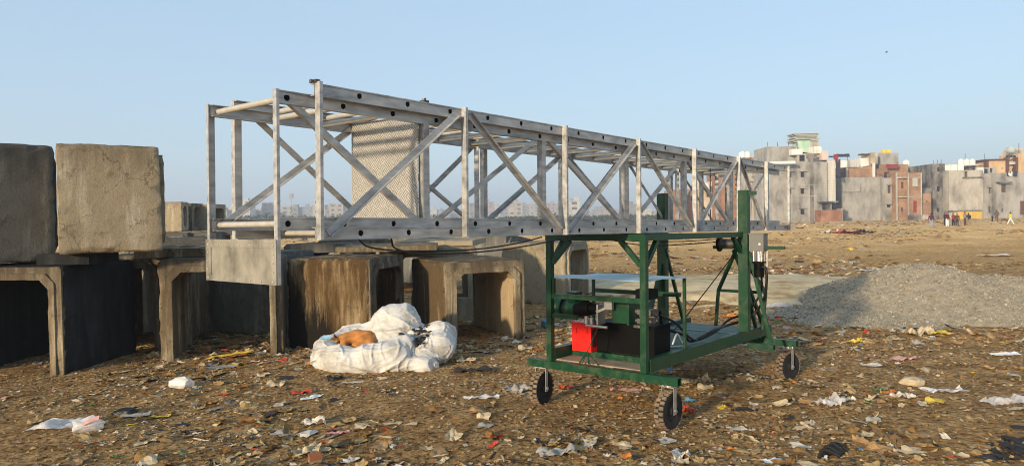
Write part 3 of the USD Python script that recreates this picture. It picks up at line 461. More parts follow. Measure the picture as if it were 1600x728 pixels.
for i in range(6):
    a, b = PU[i] + .06, (PU[i + 1] - .035); up = i % 2 == 0
    lo, hi = .03, HT - .03
    p, q = ((a, lo), (b, hi)) if up else ((a, hi), (b, lo))
    d = np.array([q[0] - p[0], 0, q[1] - p[1]]); d /= np.linalg.norm(d); nrm = np.array([-d[2], 0, d[0]]) * (1 if up else -1)    # towards the upper / left side
    for w, s in ((-.003, -1), (WD + .003, 1)):
        if s > 0: p2, q2 = ((p[0], hi), (q[0], lo)) if up else ((p[0], lo), (q[0], hi))
        else: p2, q2 = p, q
        d2 = np.array([q2[0] - p2[0], 0, q2[1] - p2[1]]); L = np.linalg.norm(d2); d2 /= L; n2 = np.array([-d2[2], 0, d2[0]]) * (1 if d2[2] > 0 else -1)
        c = np.array([(p2[0] + q2[0]) / 2, w, (p2[1] + q2[1]) / 2]); Rb = np.column_stack([n2, np.cross(d2, n2), d2])
        web = cbox(c + n2 * .0, (.034, .004, L), Rb); fl = cbox(c - n2 * .017 + np.array([0, s * .0105, 0]), (.004, .022, L), Rb)
        tp_('outer_brace', U(web, fl))
QU = [-.172, .72, 1.765, 2.815, 3.795, 4.79, 5.75]
for i, u in enumerate(QU):
    ze = -.196 if i == 0 else .045
    for w, s in ((WI0 + .0045, 1), (WI1 - .0045, -1)):
        if i == 0:
            w -= s * .008; f_ = .026 if s > 0 else .018
            m = U(box(u, u + .004, min(w, w + s * f_), max(w, w + s * f_), ze, HT - .045), box(u, u + (.015 if s > 0 else .042), w - .002, w + .002, ze, HT - .045))
        else: m = U(box(u, u + .004, min(w, w + s * .04), max(w, w + s * .04), ze, HT - .05), box(u, u + .040, w - .002, w + .002, ze, HT - .05))
        tp_('inner_post', m)
for i in range(6):
    a, b = QU[i] + .07, QU[i + 1] - .02; up = i % 2 == 1
    for w, s in ((WI0 + .010, 1), (WI1 - .010, -1)):
        u_ = up if s > 0 else not up
        p2, q2 = ((a, .075), (b, HT - .08)) if u_ else ((a, HT - .08), (b, .075))
        p3, q3 = np.array([p2[0], w, p2[1]]), np.array([q2[0], w, q2[1]]); d2 = (q3 - p3); L = np.linalg.norm(d2); d2 /= L; n2 = np.array([-d2[2], 0, d2[0]])
        Rb = np.column_stack([n2, np.cross(d2, n2), d2]); c = (p3 + q3) / 2
        tp_('inner_brace', U(cbox(c, (.030, .004, L), Rb), cbox(c - n2 * .015 + np.array([0, s * .011, 0]), (.004, .022, L), Rb)))
# end panel below the inner frame, checker plate standing across it
ep = tp_('end_panel', box(-.176, -.173, .036, .648, -.196, .0), 'panel_metal')
part(ep, 'panel_frame', U(box(-.181, -.1765, .036, .648, -.010, .004), box(-.180, -.1765, .036, .075, -.196, -.010), box(-.180, -.1765, .60, .648, -.196, -.010), box(-.180, -.1765, .075, .60, -.196, -.168), box(-.180, -.1765, .075, .60, -.034, -.010)), 'panel_metal')
part(ep, 'rivet', join(*[trimesh.creation.icosphere(1, .004).apply_translation((-.181, w, z)) for w in np.linspace(.06, .62, 7) for z in (-.183, -.022)], *[trimesh.creation.icosphere(1, .004).apply_translation((-.181, w, z)) for w in (.056, .625) for z in np.linspace(-.18, -.02, 5)]), 'aluminium')
tp_('tread_floor', box(.700, .704, WI0 + .03, WI1 - .012, .10, HT - .055), 'tread_plate')
tp_('floor_hinge', U(bar((.66, WI1 - .01, HT - .04), (.70, WI0 + .30, HT - .035), .03, .012), bar((.70, WI0 + .30, HT - .035), (.78, WI0 + .2, HT - .09), .02, .01)), 'rung_metal')
tp_('rail_clamp', U(box(-.005, .02, -.02, .03, HT + .001, HT + .014), cyl((-.02, 0, HT + .006), (.0, 0, HT + .006), .008)), 'dark_steel'); tp_('rail_clamp', U(box(.68, .72, .0, .03, HT + .001, HT + .012), cyl((.70, .015, HT + .01), (.70, .015, HT + .024), .01)), 'dark_steel')
tp_('lift_chain', tube([(4.95, .33, HT - .05), (4.95, .33, .06)], .006, 6, 1), 'dark_steel'); tp_('lift_chain', join(tube([(5.55, .3, HT - .05), (5.55, .3, .06)], .006, 6, 1), *[trimesh.creation.icosphere(1, .016).apply_translation((5.55, .3, z)) for z in (.44, .49, .55, .60, .37)]), 'dark_steel')
tp_('chain_carrier', box(4.90, 5.0, .25, .42, HT - .06, HT - .03), 'dark_steel')
for pts in ([(.29, .06, .0), (.40, .10, -.045), (.75, .2, -.075), (1.4, .3, -.085), (1.95, .38, -.055), (2.25, .42, -.02)], [(.50, .06, .0), (.58, .10, -.06), (.95, .2, -.098), (1.6, .33, -.10), (2.2, .42, -.07), (2.75, .45, -.02)],
            [(3.1, .5, -.01), (3.4, .48, -.05), (3.9, .5, -.085), (4.35, .3, -.09), (4.6, .1, -.075)], [(3.1, .55, -.01), (3.6, .5, -.095), (4.1, .4, -.125), (4.6, .12, -.10), (4.67, .06, -.09)]):
    tp_('black_cable', tube(pts, .005, 6), 'black_rubber_hose', smooth=True)

# ------------------------------------------------------------------ white bulk bag with the sleeping dog
def sdf_mesh(prims, edge, k=.05, pad=.12):
    """smooth union of round cones ((p, q, r1, r2)) and ellipsoids ((c, radii)) as one closed mesh, sampled on a grid by manifold3d"""
    lo = np.min([np.minimum(np.array(a[0]) - max(a[2:]), np.array(a[1]) - max(a[2:])) if len(a) == 4 else np.array(a[0]) - np.array(a[1]) for a in prims], 0) - pad
    hi = np.max([np.maximum(np.array(a[0]) + max(a[2:]), np.array(a[1]) + max(a[2:])) if len(a) == 4 else np.array(a[0]) + np.array(a[1]) for a in prims], 0) + pad
    h = edge; xs = [np.arange(lo[i], hi[i] + h, h) for i in range(3)]; P = np.stack(np.meshgrid(*xs, indexing='ij'), -1)
    acc = np.zeros(P.shape[:3])
    for a in prims:
        if len(a) == 4:
            p, q = np.array(a[0], float), np.array(a[1], float); d = q - p; t = np.clip(((P - p) @ d) / (d @ d), 0, 1)
            s = a[2] + (a[3] - a[2]) * t - np.linalg.norm(P - p - t[..., None] * d, axis=-1)
        else:
            r = np.array(a[1], float); e = np.linalg.norm((P - np.array(a[0])) / r, axis=-1); s = (1 - e) * r.min()
        acc += np.exp(np.clip(s / k, -40, 40))
    F = k * np.log(acc + 1e-30)
    from scipy.ndimage import map_coordinates
    nx = F.shape; Ff = F.tolist()
    def f(x, y, z):
        a, b, c = (x - lo[0]) / h, (y - lo[1]) / h, (z - lo[2]) / h
        i, j, l = int(a), int(b), int(c)
        i = min(max(i, 0), nx[0] - 2); j = min(max(j, 0), nx[1] - 2); l = min(max(l, 0), nx[2] - 2); a -= i; b -= j; c -= l
        f00, f01, f10, f11 = Ff[i][j], Ff[i][j + 1], Ff[i + 1][j], Ff[i + 1][j + 1]
        return ((f00[l] * (1 - c) + f00[l + 1] * c) * (1 - b) + (f01[l] * (1 - c) + f01[l + 1] * c) * b) * (1 - a) + ((f10[l] * (1 - c) + f10[l + 1] * c) * (1 - b) + (f11[l] * (1 - c) + f11[l + 1] * c) * b) * a
    m = MF.level_set(f, [*(lo + h * .6), *(np.array([x[-1] for x in xs]) - h * .6)], h)
    v, fc = arr(m); t = trimesh.Trimesh(v, fc, process=True); trimesh.smoothing.filter_taubin(t, iterations=8)
    return t
bc = G(598, 572); bc[2] = gz(bc[0], bc[1]) - .02
bag = thing('bulk_bag', 'big collapsed white woven bag with a tan dog asleep in its hollow', 'bag', bc)
front = [(-.60, .14, .17), (-.58, -.04, .14), (-.40, -.17, .11), (-.12, -.20, .115), (.12, -.17, .14), (.22, -.04, .2)]
prims = [(front[i], front[i + 1], .145 + .004 * i, .149 + .004 * i) for i in range(5)]
prims += [((-.60, .14, .20), (-.42, .40, .24), .13, .15), ((-.42, .40, .24), (-.1, .48, .28), .15, .17), ((-.30, .14, .05), (.36, .20, .10), .13, .13),
          ((.10, .34, .38), (.28, .25, .27)), ((.04, .32, .2), (.31, .3, .22)), ((.42, .40, .22), (.58, .28, .24), .15, .18), ((.58, .28, .24), (.60, .06, .20), .18, .165), ((.60, .06, .18), (.46, -.10, .12), .155, .11),
          ((.14, -.22, .10), (.46, -.26, .06), .09, .06), ((.46, -.26, .06), (.58, -.20, .06), .07, .05), ((.24, -.06, .22), (.40, -.20, .08), .045, .045)]
bm = sdf_mesh(prims, .024, .022)
def wrinkle(m, seed, amp, sc, amp2):
    m = trimesh.Trimesh(*trimesh.remesh.subdivide(m.vertices, m.faces), process=False); n = trimesh.Trimesh(m.vertices, m.faces).vertex_normals
    v = m.vertices; w = v + .35 * sc * 4 * (np.stack([meshkit.fbm(v / (sc * 3) + 9 * k, 2, seed + k) for k in range(3)], -1) - .5)
    cr_ = lambda q, k: np.clip(1 - np.abs(meshkit.noise(q, seed + k) - .5) * 8, 0, 1) ** 1.6          # thin sharp folds along the zero lines of a warped noise
    d = .05 * (meshkit.fbm(v / .34, 2, seed + 9) - .5) + amp * cr_(w / sc * np.array([.5, 1, 1.6]), 1) + amp2 * cr_(w / (sc * .6) * np.array([1.3, 1, .6]), 2) + .5 * amp2 * cr_(w / (sc * .3) * np.array([.6, 1., 1.5]), 4)
    return trimesh.Trimesh(v + n * d[:, None], m.faces, process=False)
bm = wrinkle(bm, 3, .024, .24, .014)
part(bag, 'bag_fabric', bm, 'woven_white', True)
part(bag, 'bag_mouth', wrinkle(sdf_mesh([((.22, -.02, .27), (.52, .16, .30), .05, .06), ((.3, .12, .33), (.48, .26, .36), .05, .045), ((.50, .0, .30), (.42, -.12, .22), .035, .03), ((.30, -.06, .28), (.38, -.22, .12), .035, .03)], .02, .02), 6, .014, .07, .008), 'woven_white', True)
def crumple(w, l, seed, n=10, amp=.25, curl=.2, ragged=.12):   # a crumpled torn sheet lying on the ground, centred at the origin
    g = np.linspace(-.5, .5, n); x, y = np.meshgrid(g, g); a = np.arctan2(y, x); k = 1 + ragged * 2 * (meshkit.noise(np.stack([np.cos(a) * 2.2, np.sin(a) * 2.2, 0 * a + seed], -1), seed) - .5)
    x, y = x * w * k, y * l * k; s = min(w, l); p = np.stack([x / s * 2.6, y / s * 2.6, 0 * x + seed * 3.7], -1)
    z = amp * s * np.abs(meshkit.fbm(p, 3, seed) - .42) * 1.6 + curl * s * ((x / w) ** 2 * (seed % 3 - .6) + (y / l) ** 2 * ((seed // 3) % 3 - .6)); z = z - z.min() * .7
    v = np.stack([x + .1 * s * (meshkit.noise(p * 1.3, seed + 1) - .5), y + .1 * s * (meshkit.noise(p * 1.3, seed + 2) - .5), z], -1).reshape(-1, 3)
    i = (np.arange(n - 1)[:, None] * n + np.arange(n - 1)[None]).ravel()
    return trimesh.Trimesh(*arr((v, np.stack([i, i + 1, i + n + 1, i + n], 1))), process=False)
def blob(r, seed, sc=.5, amp=.35, sq=(1, 1, .7), sub=3):  # a crumpled lump of sheet resting on the origin: flat facets with dents between them
    g = np.random.default_rng(seed); p = g.normal(size=(16 + 6 * sub, 3)); p = p / np.linalg.norm(p, axis=1)[:, None] * g.uniform(.72, 1., (len(p), 1)); h = MF.hull_points(p).refine(2 + sub)
    v, f = arr(h); v = v * (1 - amp * 1.1 * np.clip(meshkit.fbm(v / .55 + seed * 3.3, 2, seed) - .42, 0, 1))[:, None] + .12 * (np.stack([meshkit.noise(v / .3 + 5 * k, seed + k) for k in range(3)], -1) - .5)
    p = v * r * np.array(sq); lo = -.5 * r * sq[2]; p[:, 2] = np.maximum(p[:, 2], lo + .1 * (p[:, 2] - lo)) - lo
    return trimesh.Trimesh(p, f, process=False)
rag = thing('rubbish_heap', 'black plastic scraps spilling from the mouth of the white bag', 'rubbish', bc)
for i, (x, y, z, w, l, a, lk) in enumerate([(.33, .04, .31, .30, .20, .3, 'dark_rag'), (.44, .17, .36, .22, .18, 1., 'dark_rag'), (.38, -.05, .28, .22, .12, 2., 'dark_rag'), (.52, .24, .40, .16, .10, .2, 'dark_rag'), (.36, .12, .36, .12, .08, .9, 'off_white'), (.30, .02, .35, .10, .06, 2.2, 'off_white'), (.47, .08, .35, .12, .05, .4, 'off_white'), (.44, .02, .33, .1, .07, 1.4, 'grey_film')]):
    part(rag, 'scrap', moved(crumple(w, l, 40 + i, 9, .5, .1), rz(a) @ rx(.25), (x, y, z)), lk, 40)
# the dog: curled up, head to the left on the bag's edge, back to the camera's far side
dog = thing('dog', 'tan dog curled up asleep in the hollow of the white bag, nose to the left', 'dog', bc + np.array([-.335, .10, .185]), rz(-.08))
dp = [((-.10, .03, .10), (.02, .09, .115), .078, .088), ((.02, .09, .115), (.15, .04, .105), .088, .092), ((.15, .04, .105), (.19, -.03, .08), .09, .075), ((-.10, .03, .10), (-.185, -.02, .095), .062, .05),
      ((-.19, -.03, .095), (.052, .046, .044)), ((-.205, -.06, .075), (-.235, -.115, .04), .034, .019), ((-.10, -.02, .08), (-.09, -.07, .05), .06, .05), ((.12, -.045, .085), (.07, -.085, .06), .075, .055), ((.07, -.09, .05), (-.02, -.11, .025), .035, .02), ((-.02, -.11, .025), (-.09, -.12, .02), .018, .015),
      ((-.08, -.08, .04), (-.17, -.115, .018), .028, .016), ((.2, -.05, .06), (.15, -.125, .03), .024, .018), ((.15, -.125, .03), (.02, -.145, .02), .018, .012)]
part(dog, 'body', rough(sdf_mesh(dp, .011, .012, .05), .02, .002, .03, 2), 'fur_tan', True)
for x, y, a in ((-.20, .005, .35), (-.165, -.045, -.1)):
    e = MF.hull_points(np.array([(-.018, 0, 0), (.018, 0, 0), (0, .012, .0), (.002, -.006, .0), (-.006 + .02 * a, .004, .058)])).refine(3)
    part(dog, 'ear', moved(e, rz(.4) @ ry(-.25), (x, y, .128)), 'fur_dark', 40)
part(dog, 'nose', trimesh.creation.icosphere(2, .013).apply_translation((-.243, -.131, .036)), 'dog_nose', True)
part(dog, 'eye', join(trimesh.creation.icosphere(2, .006).apply_translation((-.192, -.078, .104)), trimesh.creation.icosphere(2, .006).apply_translation((-.232, -.052, .10))), 'dog_nose', True)
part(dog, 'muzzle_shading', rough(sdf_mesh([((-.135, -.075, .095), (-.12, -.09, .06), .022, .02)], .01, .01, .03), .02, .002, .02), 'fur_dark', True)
single('cloth_scrap', moved(crumple(.11, .07, 61, 9, .4), rx(.3), bc + np.array([-.60, -.04, .335])), 'cyan_cloth', 'small pale blue cloth scrap under the dog\'s chin', 'cloth', smooth=40)

# ------------------------------------------------------------------ gravel heap and sand
HX, HY = 6.75, 11.9
def heap_h(x, y):
    p = np.stack([x, y, 0 * x], -1); q = meshkit.fbm(p / .9, 3, 21) - .5
    a = 1 - np.hypot((x - HX - .1) / 2.2, (y - HY) / 2.3) + q * .12
    b = 1 - np.hypot((x - HX - 1.0) / 2.2, (y - HY + .3) / 1.7) + q * .12
    c = 1 - np.hypot((x - HX + 1.2) / 2.0, (y - HY + .9) / 1.7) + q * .15
    f = lambda t, h, k: h * np.clip(t, 0, None) * 1. - k * np.clip(t - .82, 0, None) * h
    return np.maximum(np.maximum(f(a, .80, .7), f(b, .62, .7)), f(c, .17, .5)) + .03 * (meshkit.fbm(p / .25, 3, 23) - .5)
hx, hy = np.meshgrid(np.linspace(HX - 4.2, HX + 3.6, 200), np.linspace(HY - 2.9, HY + 2.7, 130))
hh = heap_h(hx, hy); hv = np.stack([hx, hy, gh(hx, hy) - .035 + hh], -1).reshape(-1, 3)
n1 = hx.shape[1]; i0 = (np.arange(hx.shape[0] - 1)[:, None] * n1 + np.arange(n1 - 1)[None]).ravel()
heap = thing('gravel_heap', 'heap of pale crushed stone on the right of the waste ground', 'gravel heap')
part(heap, 'mound', (hv, np.stack([i0, i0 + 1, i0 + n1 + 1, i0 + n1], 1)), 'gravel_fines', True)
def instancer(path, protos, pos, quat, sc, idx, label=None, kind='stuff', cat=None):
    pi = UsdGeom.PointInstancer.Define(stage, path); meta(pi.GetPrim(), label, cat, None, kind)
    rel = pi.CreatePrototypesRel()
    for nme, mesh, mt in protos: rel.AddTarget(usdkit.mesh(stage, f'{path}/{nme}', mesh, M[mt]).GetPath())
    pi.CreatePositionsAttr(Vt.Vec3fArray.FromNumpy(np.asarray(pos, np.float32))); pi.CreateScalesAttr(Vt.Vec3fArray.FromNumpy(np.asarray(sc, np.float32)))
    q = np.asarray(quat); pi.CreateOrientationsAttr(Vt.QuathArray([Gf.Quath(float(a), float(b), float(c), float(d)) for a, b, c, d in q])); pi.CreateProtoIndicesAttr(Vt.IntArray.FromNumpy(np.asarray(idx, np.int32)))
def rquat(n, tilt):                                    # random heading, small tilt
    h = rng.uniform(0, 2 * math.pi, n); a = rng.uniform(0, 2 * math.pi, n); t = rng.normal(0, tilt, n)
    q1 = np.stack([np.cos(h / 2), 0 * h, 0 * h, np.sin(h / 2)], 1); q2 = np.stack([np.cos(t / 2), np.sin(t / 2) * np.cos(a), np.sin(t / 2) * np.sin(a), 0 * t], 1)
    w1, x1, y1, z1 = q2.T; w2, x2, y2, z2 = q1.T
    return np.stack([w1*w2 - x1*x2 - y1*y2 - z1*z2, w1*x2 + x1*w2 + y1*z2 - z1*y2, w1*y2 - x1*z2 + y1*w2 + z1*x2, w1*z2 + x1*y2 - y1*x2 + z1*w2], 1)
def pebble(seed):
    r = np.random.default_rng(seed); return trimesh.Trimesh(*arr(MF.hull_points(r.normal(size=(11, 3)) / np.linalg.norm(r.normal(size=(11, 3)), axis=1)[:, None].clip(.8) * np.array([1, .8, .6]) * .5)), process=False)
N = 34000
x = rng.uniform(HX - 4.0, HX + 3.5, N); y = rng.uniform(HY - 2.8, HY + 1.6, N); h = heap_h(x, y); k = (h > rng.uniform(.0, .06, N)) | ((rng.uniform(size=N) < .10) & (x > HX - 3.2)); x, y, h = x[k], y[k], h[k]
n_ = len(x); s_ = rng.uniform(.011, .030, n_) * (1 + .5 * (rng.uniform(size=n_) > .93))
pb = [('pebble_%03d' % (i * 5 + j), pebble(i), mt) for i in range(3) for j, mt in enumerate(STONES)]
instancer(heap + '/crushed_stone', pb, np.stack([x, y, gh(x, y) - .035 + h], 1), rquat(n_, 1.), np.repeat(s_[:, None], 3, 1), rng.integers(0, len(pb), n_))
sx_, sy_ = np.meshgrid(np.linspace(.6, 9.5, 150), np.linspace(11.6, 19., 110)); sp = np.stack([sx_, sy_, 0 * sx_], -1)
sd = 1 - np.hypot((sx_ - 4.6) / 4.1, (sy_ - 15.3) / 3.3) ** 2 + 1.3 * (meshkit.fbm(sp / np.array([1.1, .5, 1]), 4, 31) - .5)
sv = np.stack([sx_, sy_, gh(sx_, sy_) + np.clip(sd * .12, -.08, .05) + .05 * (meshkit.fbm(sp / .5, 4, 33) - .5)], -1).reshape(-1, 3)
n1 = sx_.shape[1]; i0 = (np.arange(sx_.shape[0] - 1)[:, None] * n1 + np.arange(n1 - 1)[None]).ravel()
single('sand_patch', (sv, np.stack([i0, i0 + 1, i0 + n1 + 1, i0 + n1], 1)), 'pale_sand', 'flat spread of pale sand behind the green cart', 'sand', kind='stuff', smooth=True)

# ------------------------------------------------------------------ litter: thousands of uncountable scraps, then the pieces one can name
WT = dict(straw=.22, pale_tan=.17, cardboard=.14, off_white=.045, grey_film=.06, dark_rag=.075, dry_leaf=.10, clay=.12, red_scrap=.007, yellow_scrap=.006, blue_scrap=.003, pink_scrap=.007, green_scrap=.003, orange_scrap=.008)
names = list(WT); ww = np.array([WT[k] for k in names]); ww /= ww.sum()
SH = [crumple(1, .6 + .1 * i, 70 + i, 5, .5, .35, .3) for i in range(4)] + [crumple(1, .22, 80, 5, .6, .3, .3), crumple(1, .12, 81, 5, 1.2, .3, .3)]
lp = [('scrap_%03d' % (i * len(names) + j), SH[i], nm) for i in range(len(SH)) for j, nm in enumerate(names)]
def scatter(n, y0, y1, pw, s0, s1, clump, csc):
    t = rng.uniform(0, 1, n); y = (y0 ** pw + t * (y1 ** pw - y0 ** pw)) ** (1 / pw); x = rng.uniform(-1, 1, n) * (.78 * y + .6)
    c = meshkit.fbm(np.stack([x, y, 0 * x], -1) / csc, 3, 41); k = rng.uniform(size=n) < np.clip((c - .60 + .36 * (1 - clump) * 2) / .22 + .15, .05, 1)
    k &= ~((heap_h(x, y) > .05) | ((np.hypot((x - 4.6) / 3.7, (y - 15.3) / 2.9) < 1) & (rng.uniform(size=n) < .72)))
    x, y = x[k], y[k]; m = len(x); s = np.exp(rng.uniform(math.log(s0), math.log(s1), m))
    return x, y, s
PX, PS, PI = [], [], []
for a in ((34000, 2.6, 9, 1.2, .010, .045, .6, 1.0), (6000, 2.8, 9.5, 1.3, .045, .14, .75, 1.3), (30000, 8.5, 22, 1.6, .025, .17, .7, 2.6), (20000, 20, 60, 1.5, .07, .36, .85, 5.), (11000, 55, 145, 1.6, .2, .7, .8, 10.)):
    x, y, s = scatter(*a); far = y.mean() > 40
    PX.append(np.stack([x, y, gh(x, y) + .002], 1)); PS.append(np.stack([s, s, s * rng.uniform(.5, 1.3, len(s))], 1))
    j = rng.choice(len(names), len(x), p=ww); i = rng.choice(len(SH), len(x), p=[.18, .18, .17, .17, .15, .15]); PI.append(i * len(names) + j)
PX, PS, PI = np.vstack(PX), np.vstack(PS), np.concatenate(PI)
instancer('/World/litter', lp, PX, rquat(len(PX), .22), PS, PI, 'countless small scraps of paper, plastic, straw and leaves strewn over the soil', cat='litter')
N = 30000; x, y, s = scatter(N, 2.6, 14, 1.3, .005, .030, .3, .6)
cl = [('clod_%03d' % (i * 3 + j), pebble(10 + i), mt) for i in range(3) for j, mt in enumerate(('clay', 'straw', 'stone_brown'))]
instancer('/World/soil_clods', cl, np.stack([x, y, gh(x, y)], 1), rquat(len(x), 1.), np.repeat(s[:, None], 3, 1), rng.integers(0, len(cl), len(x)), 'small clods and pebbles on the bare soil', cat='clods')

def litter(name, label, cat, px, py, w, l, look, a=0., seed=0, amp=.4, n=14, curl=.2, lift=.0, tilt=None):
    p = G(px, py); p[2] = gz(p[0], p[1]) + .004 + lift
    return single(name, crumple(w, l, seed, n, amp, curl), look, label, cat, smooth=45, loc=p, R=rz(a) @ (tilt if tilt is not None else np.eye(3)))
L_ = litter
L_('plastic_sheet', 'long dirty white plastic sheet lying in the lower left foreground', 'sheet', 98, 668, .40, .24, 'white_film', .15, 3, .35)
cb = G(138, 674); cb[2] = gz(cb[0], cb[1])
cbag = thing('carrier_bag', 'clear carrier bag with a pink print, beside the long white sheet', 'bag', cb, rz(.25))
part(cbag, 'film', blob(.13, 5, .35, .5, (1.15, .75, .62), 4), 'clear_film', 25); part(cbag, 'pink_print', moved(crumple(.12, .035, 12, 7, .3), ry(-.35) @ rx(.6), (.04, -.075, .09)), 'pink_scrap', 40)
p = G(221, 717); p[2] = gz(p[0], p[1]) - .01
single('coir_ball', blob(.058, 9, .18, .35, (1, 1, .95), 4), 'coir', 'fuzzy orange-brown coir ball at the bottom edge', 'coir', smooth=40, loc=p)
p = G(195, 648); p[2] = gz(p[0], p[1]) - .005
single('black_bag', blob(.10, 15, .4, .55, (1.25, .6, .45), 4), 'black_rubber_hose', 'small crumpled black bag behind the clear carrier bag', 'bag', smooth=25, loc=p)
L_('paper_scrap', 'pale grey triangular paper scrap next to the small black bag', 'paper', 212, 652, .22, .10, 'grey_film', .3, 16, .2)
L_('wrapper', 'yellow wrapper to the right of the small black bag', 'wrapper', 251, 652, .14, .05, 'yellow_scrap', .1, 17, .5)
p = G(285, 604); p[2] = gz(p[0], p[1]) - .01
single('crumpled_bag', blob(.135, 19, .4, .5, (1.1, .7, .62), 4), 'white_film', 'crumpled whitish bag standing on the soil below the metal end panel', 'bag', smooth=25, loc=p)
pk = G(360, 558); pk[2] = gz(pk[0], pk[1])
pack = thing('foil_packet', 'torn yellow packet with red patches lying before the wide empty culvert', 'packet', pk, rz(.12))
part(pack, 'foil', moved(crumple(.50, .12, 21, 14, .5), ry(-.12), (0, 0, .03)), 'yellow_scrap', 40); part(pack, 'red_patch', moved(crumple(.24, .06, 22, 9, .5), ry(-.15), (.09, -.05, .03)), 'orange_scrap', 40); part(pack, 'red_patch', moved(crumple(.07, .07, 25, 7, .4), np.eye(3), (-.07, .0, .085)), 'red_scrap', 40)
L_('plastic_film', 'grey film sheet lying right in front of the torn yellow packet', 'film', 346, 573, .34, .20, 'grey_film', .1, 23, .25)
L_('dry_leaf', 'big curled brown leaf on the left foreground soil', 'leaf', 400, 657, .24, .10, 'dry_leaf', .05, 24, .6)
L_('paper_strip', 'bluish white paper strip lying aslant among scraps left of centre', 'paper', 487, 623, .20, .07, 'white_plastic', .9, 26, .4)
L_('red_wrapper', 'flat red wrapper touching the slanted white paper strip', 'wrapper', 470, 615, .18, .10, 'red_scrap', .3, 27, .4)
L_('tan_paper', 'crumpled tan paper above the red wrapper', 'paper', 432, 603, .16, .14, 'pale_tan', .3, 29, .8)
L_('paper_scrap', 'white paper scrap lying just below the white bulk bag', 'paper', 551, 598, .2, .06, 'off_white', .15, 30, .2)
L_('black_rag', 'black rag lump under the left part of the bulk bag', 'rag', 525, 594, .16, .10, 'dark_rag', .5, 31, 1.1)
p = G(492, 722); p[2] = gz(p[0], p[1])
single('brick_piece', rough(box(-.04, .04, -.028, .028, 0, .05), .02, .004, .05, 3), 'brick_red', 'broken orange brick corner at the bottom edge', 'brick', smooth=30, loc=p, R=rz(.5) @ rx(.2))
L_('crumpled_paper', 'crumpled cream paper lying behind the broken brick corner', 'paper', 478, 711, .18, .12, 'pale_tan', .2, 33, .9)
L_('crumpled_film', 'crumpled cream film ball on the soil, below the dry brown leaf', 'film', 492, 663, .16, .12, 'off_white', .2, 34, .9)
L_('pink_paper', 'torn pinkish paper low in the centre left', 'paper', 530, 678, .16, .07, 'pink_scrap', .3, 35, .5)
p = G(765, 684); p[2] = gz(p[0], p[1])
single('orange_cup', blob(.042, 22, .5, .25, (1, .9, .75), 3), 'dry_leaf', 'crushed orange-brown cup on the bare soil in the middle foreground', 'cup', smooth=25, loc=p)
L_('wrapper_film', 'long whitish wrapper film to the left of the front left castor', 'film', 752, 622, .32, .10, 'white_film', .1, 36, .6)
L_('plastic_film', 'grey-blue plastic flap standing up left of the front left castor', 'film', 806, 610, .22, .14, 'grey_film', -.5, 37, .7)
L_('foil_scrap', 'yellowish scrap lying to the right of the bulk bag', 'scrap', 728, 566, .2, .12, 'pale_tan', .2, 38, .6)
L_('black_rag', 'black rag with twigs between the bulk bag and the front left castor', 'rag', 738, 581, .4, .14, 'dark_rag', .1, 39, .6)
p = G(648 / 3.832 + 620, 533); p[2] = gz(p[0], p[1])
single('crumpled_paper', blob(.06, 31, .4, .5, (1.1, .8, .8), 3), 'off_white', 'crumpled paper ball at the foot of the see-through culvert', 'paper', smooth=25, loc=p)
p = G(852, 513); p[2] = gz(p[0], p[1])
single('blue_bag', blob(.09, 33, .4, .5, (.9, .8, 1.1), 3), 'blue_scrap', 'small light blue bag on the soil behind the cart\'s left post', 'bag', smooth=25, loc=p)
L_('red_cloth', 'red cloth scrap on the soil right behind the front castor', 'cloth', 1074, 643, .09, .15, 'red_scrap', .2, 43, .9)
L_('crumpled_paper', 'crumpled tan paper on the soil just behind the cart\'s front beam end', 'paper', 1090, 600, .30, .16, 'pale_tan', .3, 44, .9)
L_('red_wrapper', 'red and pink wrapper under the middle of the cart\'s front beam', 'wrapper', 978, 611, .26, .09, 'pink_scrap', -.1, 45, .5)
L_('red_wrapper', 'small bright red wrapper between the two front castors, nearer the left one', 'wrapper', 885, 607, .12, .08, 'red_scrap', .4, 46, .6)
L_('plastic_plate', 'flat oval white plastic plate on bare soil right of the front castor', 'plate', 1150, 671, .13, .09, 'off_white', .1, 47, .2)
L_('black_rag', 'black rag on the soil to the right of the front castor', 'rag', 1162, 642, .2, .09, 'dark_rag', -.2, 48, .6)
L_('grey_scrap', 'grey plastic scrap at the bottom edge right of centre', 'scrap', 1207, 722, .13, .08, 'white_plastic', .1, 49, .3)
L_('black_strip', 'long black plastic strip in the foreground left of the front castor', 'strip', 868, 696, .26, .06, 'dark_rag', -.1, 50, .8)
L_('grey_rag', 'grey rag below the long black strip', 'rag', 872, 712, .26, .12, 'grey_film', .1, 51, .8)
L_('cream_paper', 'cream crumpled paper at the bottom edge in the middle', 'paper', 1064, 718, .14, .1, 'off_white', .4, 52, .9)
L_('white_bag', 'beige plastic bag standing among rubbish on the right foreground', 'bag', 1297, 636, .18, .14, 'clear_film', .3, 53, 1.1)
L_('white_paper', 'bright white paper behind the beige bag', 'paper', 1322, 626, .14, .09, 'off_white', .2, 54, .6)
p = G(1427, 600); p[2] = gz(p[0], p[1]) - .01
single('foam_cup', blob(.11, 41, .5, .35, (1.3, .9, .6), 3), 'pale_tan', 'yellowish rounded foam lump on the right foreground rubbish', 'foam', smooth=25, loc=p)
L_('orange_wrapper', 'orange wrapper between the green bottle piece and the white film', 'wrapper', 1391, 618, .10, .09, 'orange_scrap', .4, 56, 1.)
L_('green_wrapper', 'green and white wrapper on the right foreground rubbish', 'wrapper', 1374, 612, .14, .06, 'green_scrap', .2, 57, .7)
L_('white_film', 'white crinkled film in front of the yellowish foam lump', 'film', 1412, 623, .20, .10, 'off_white', .2, 58, .8)
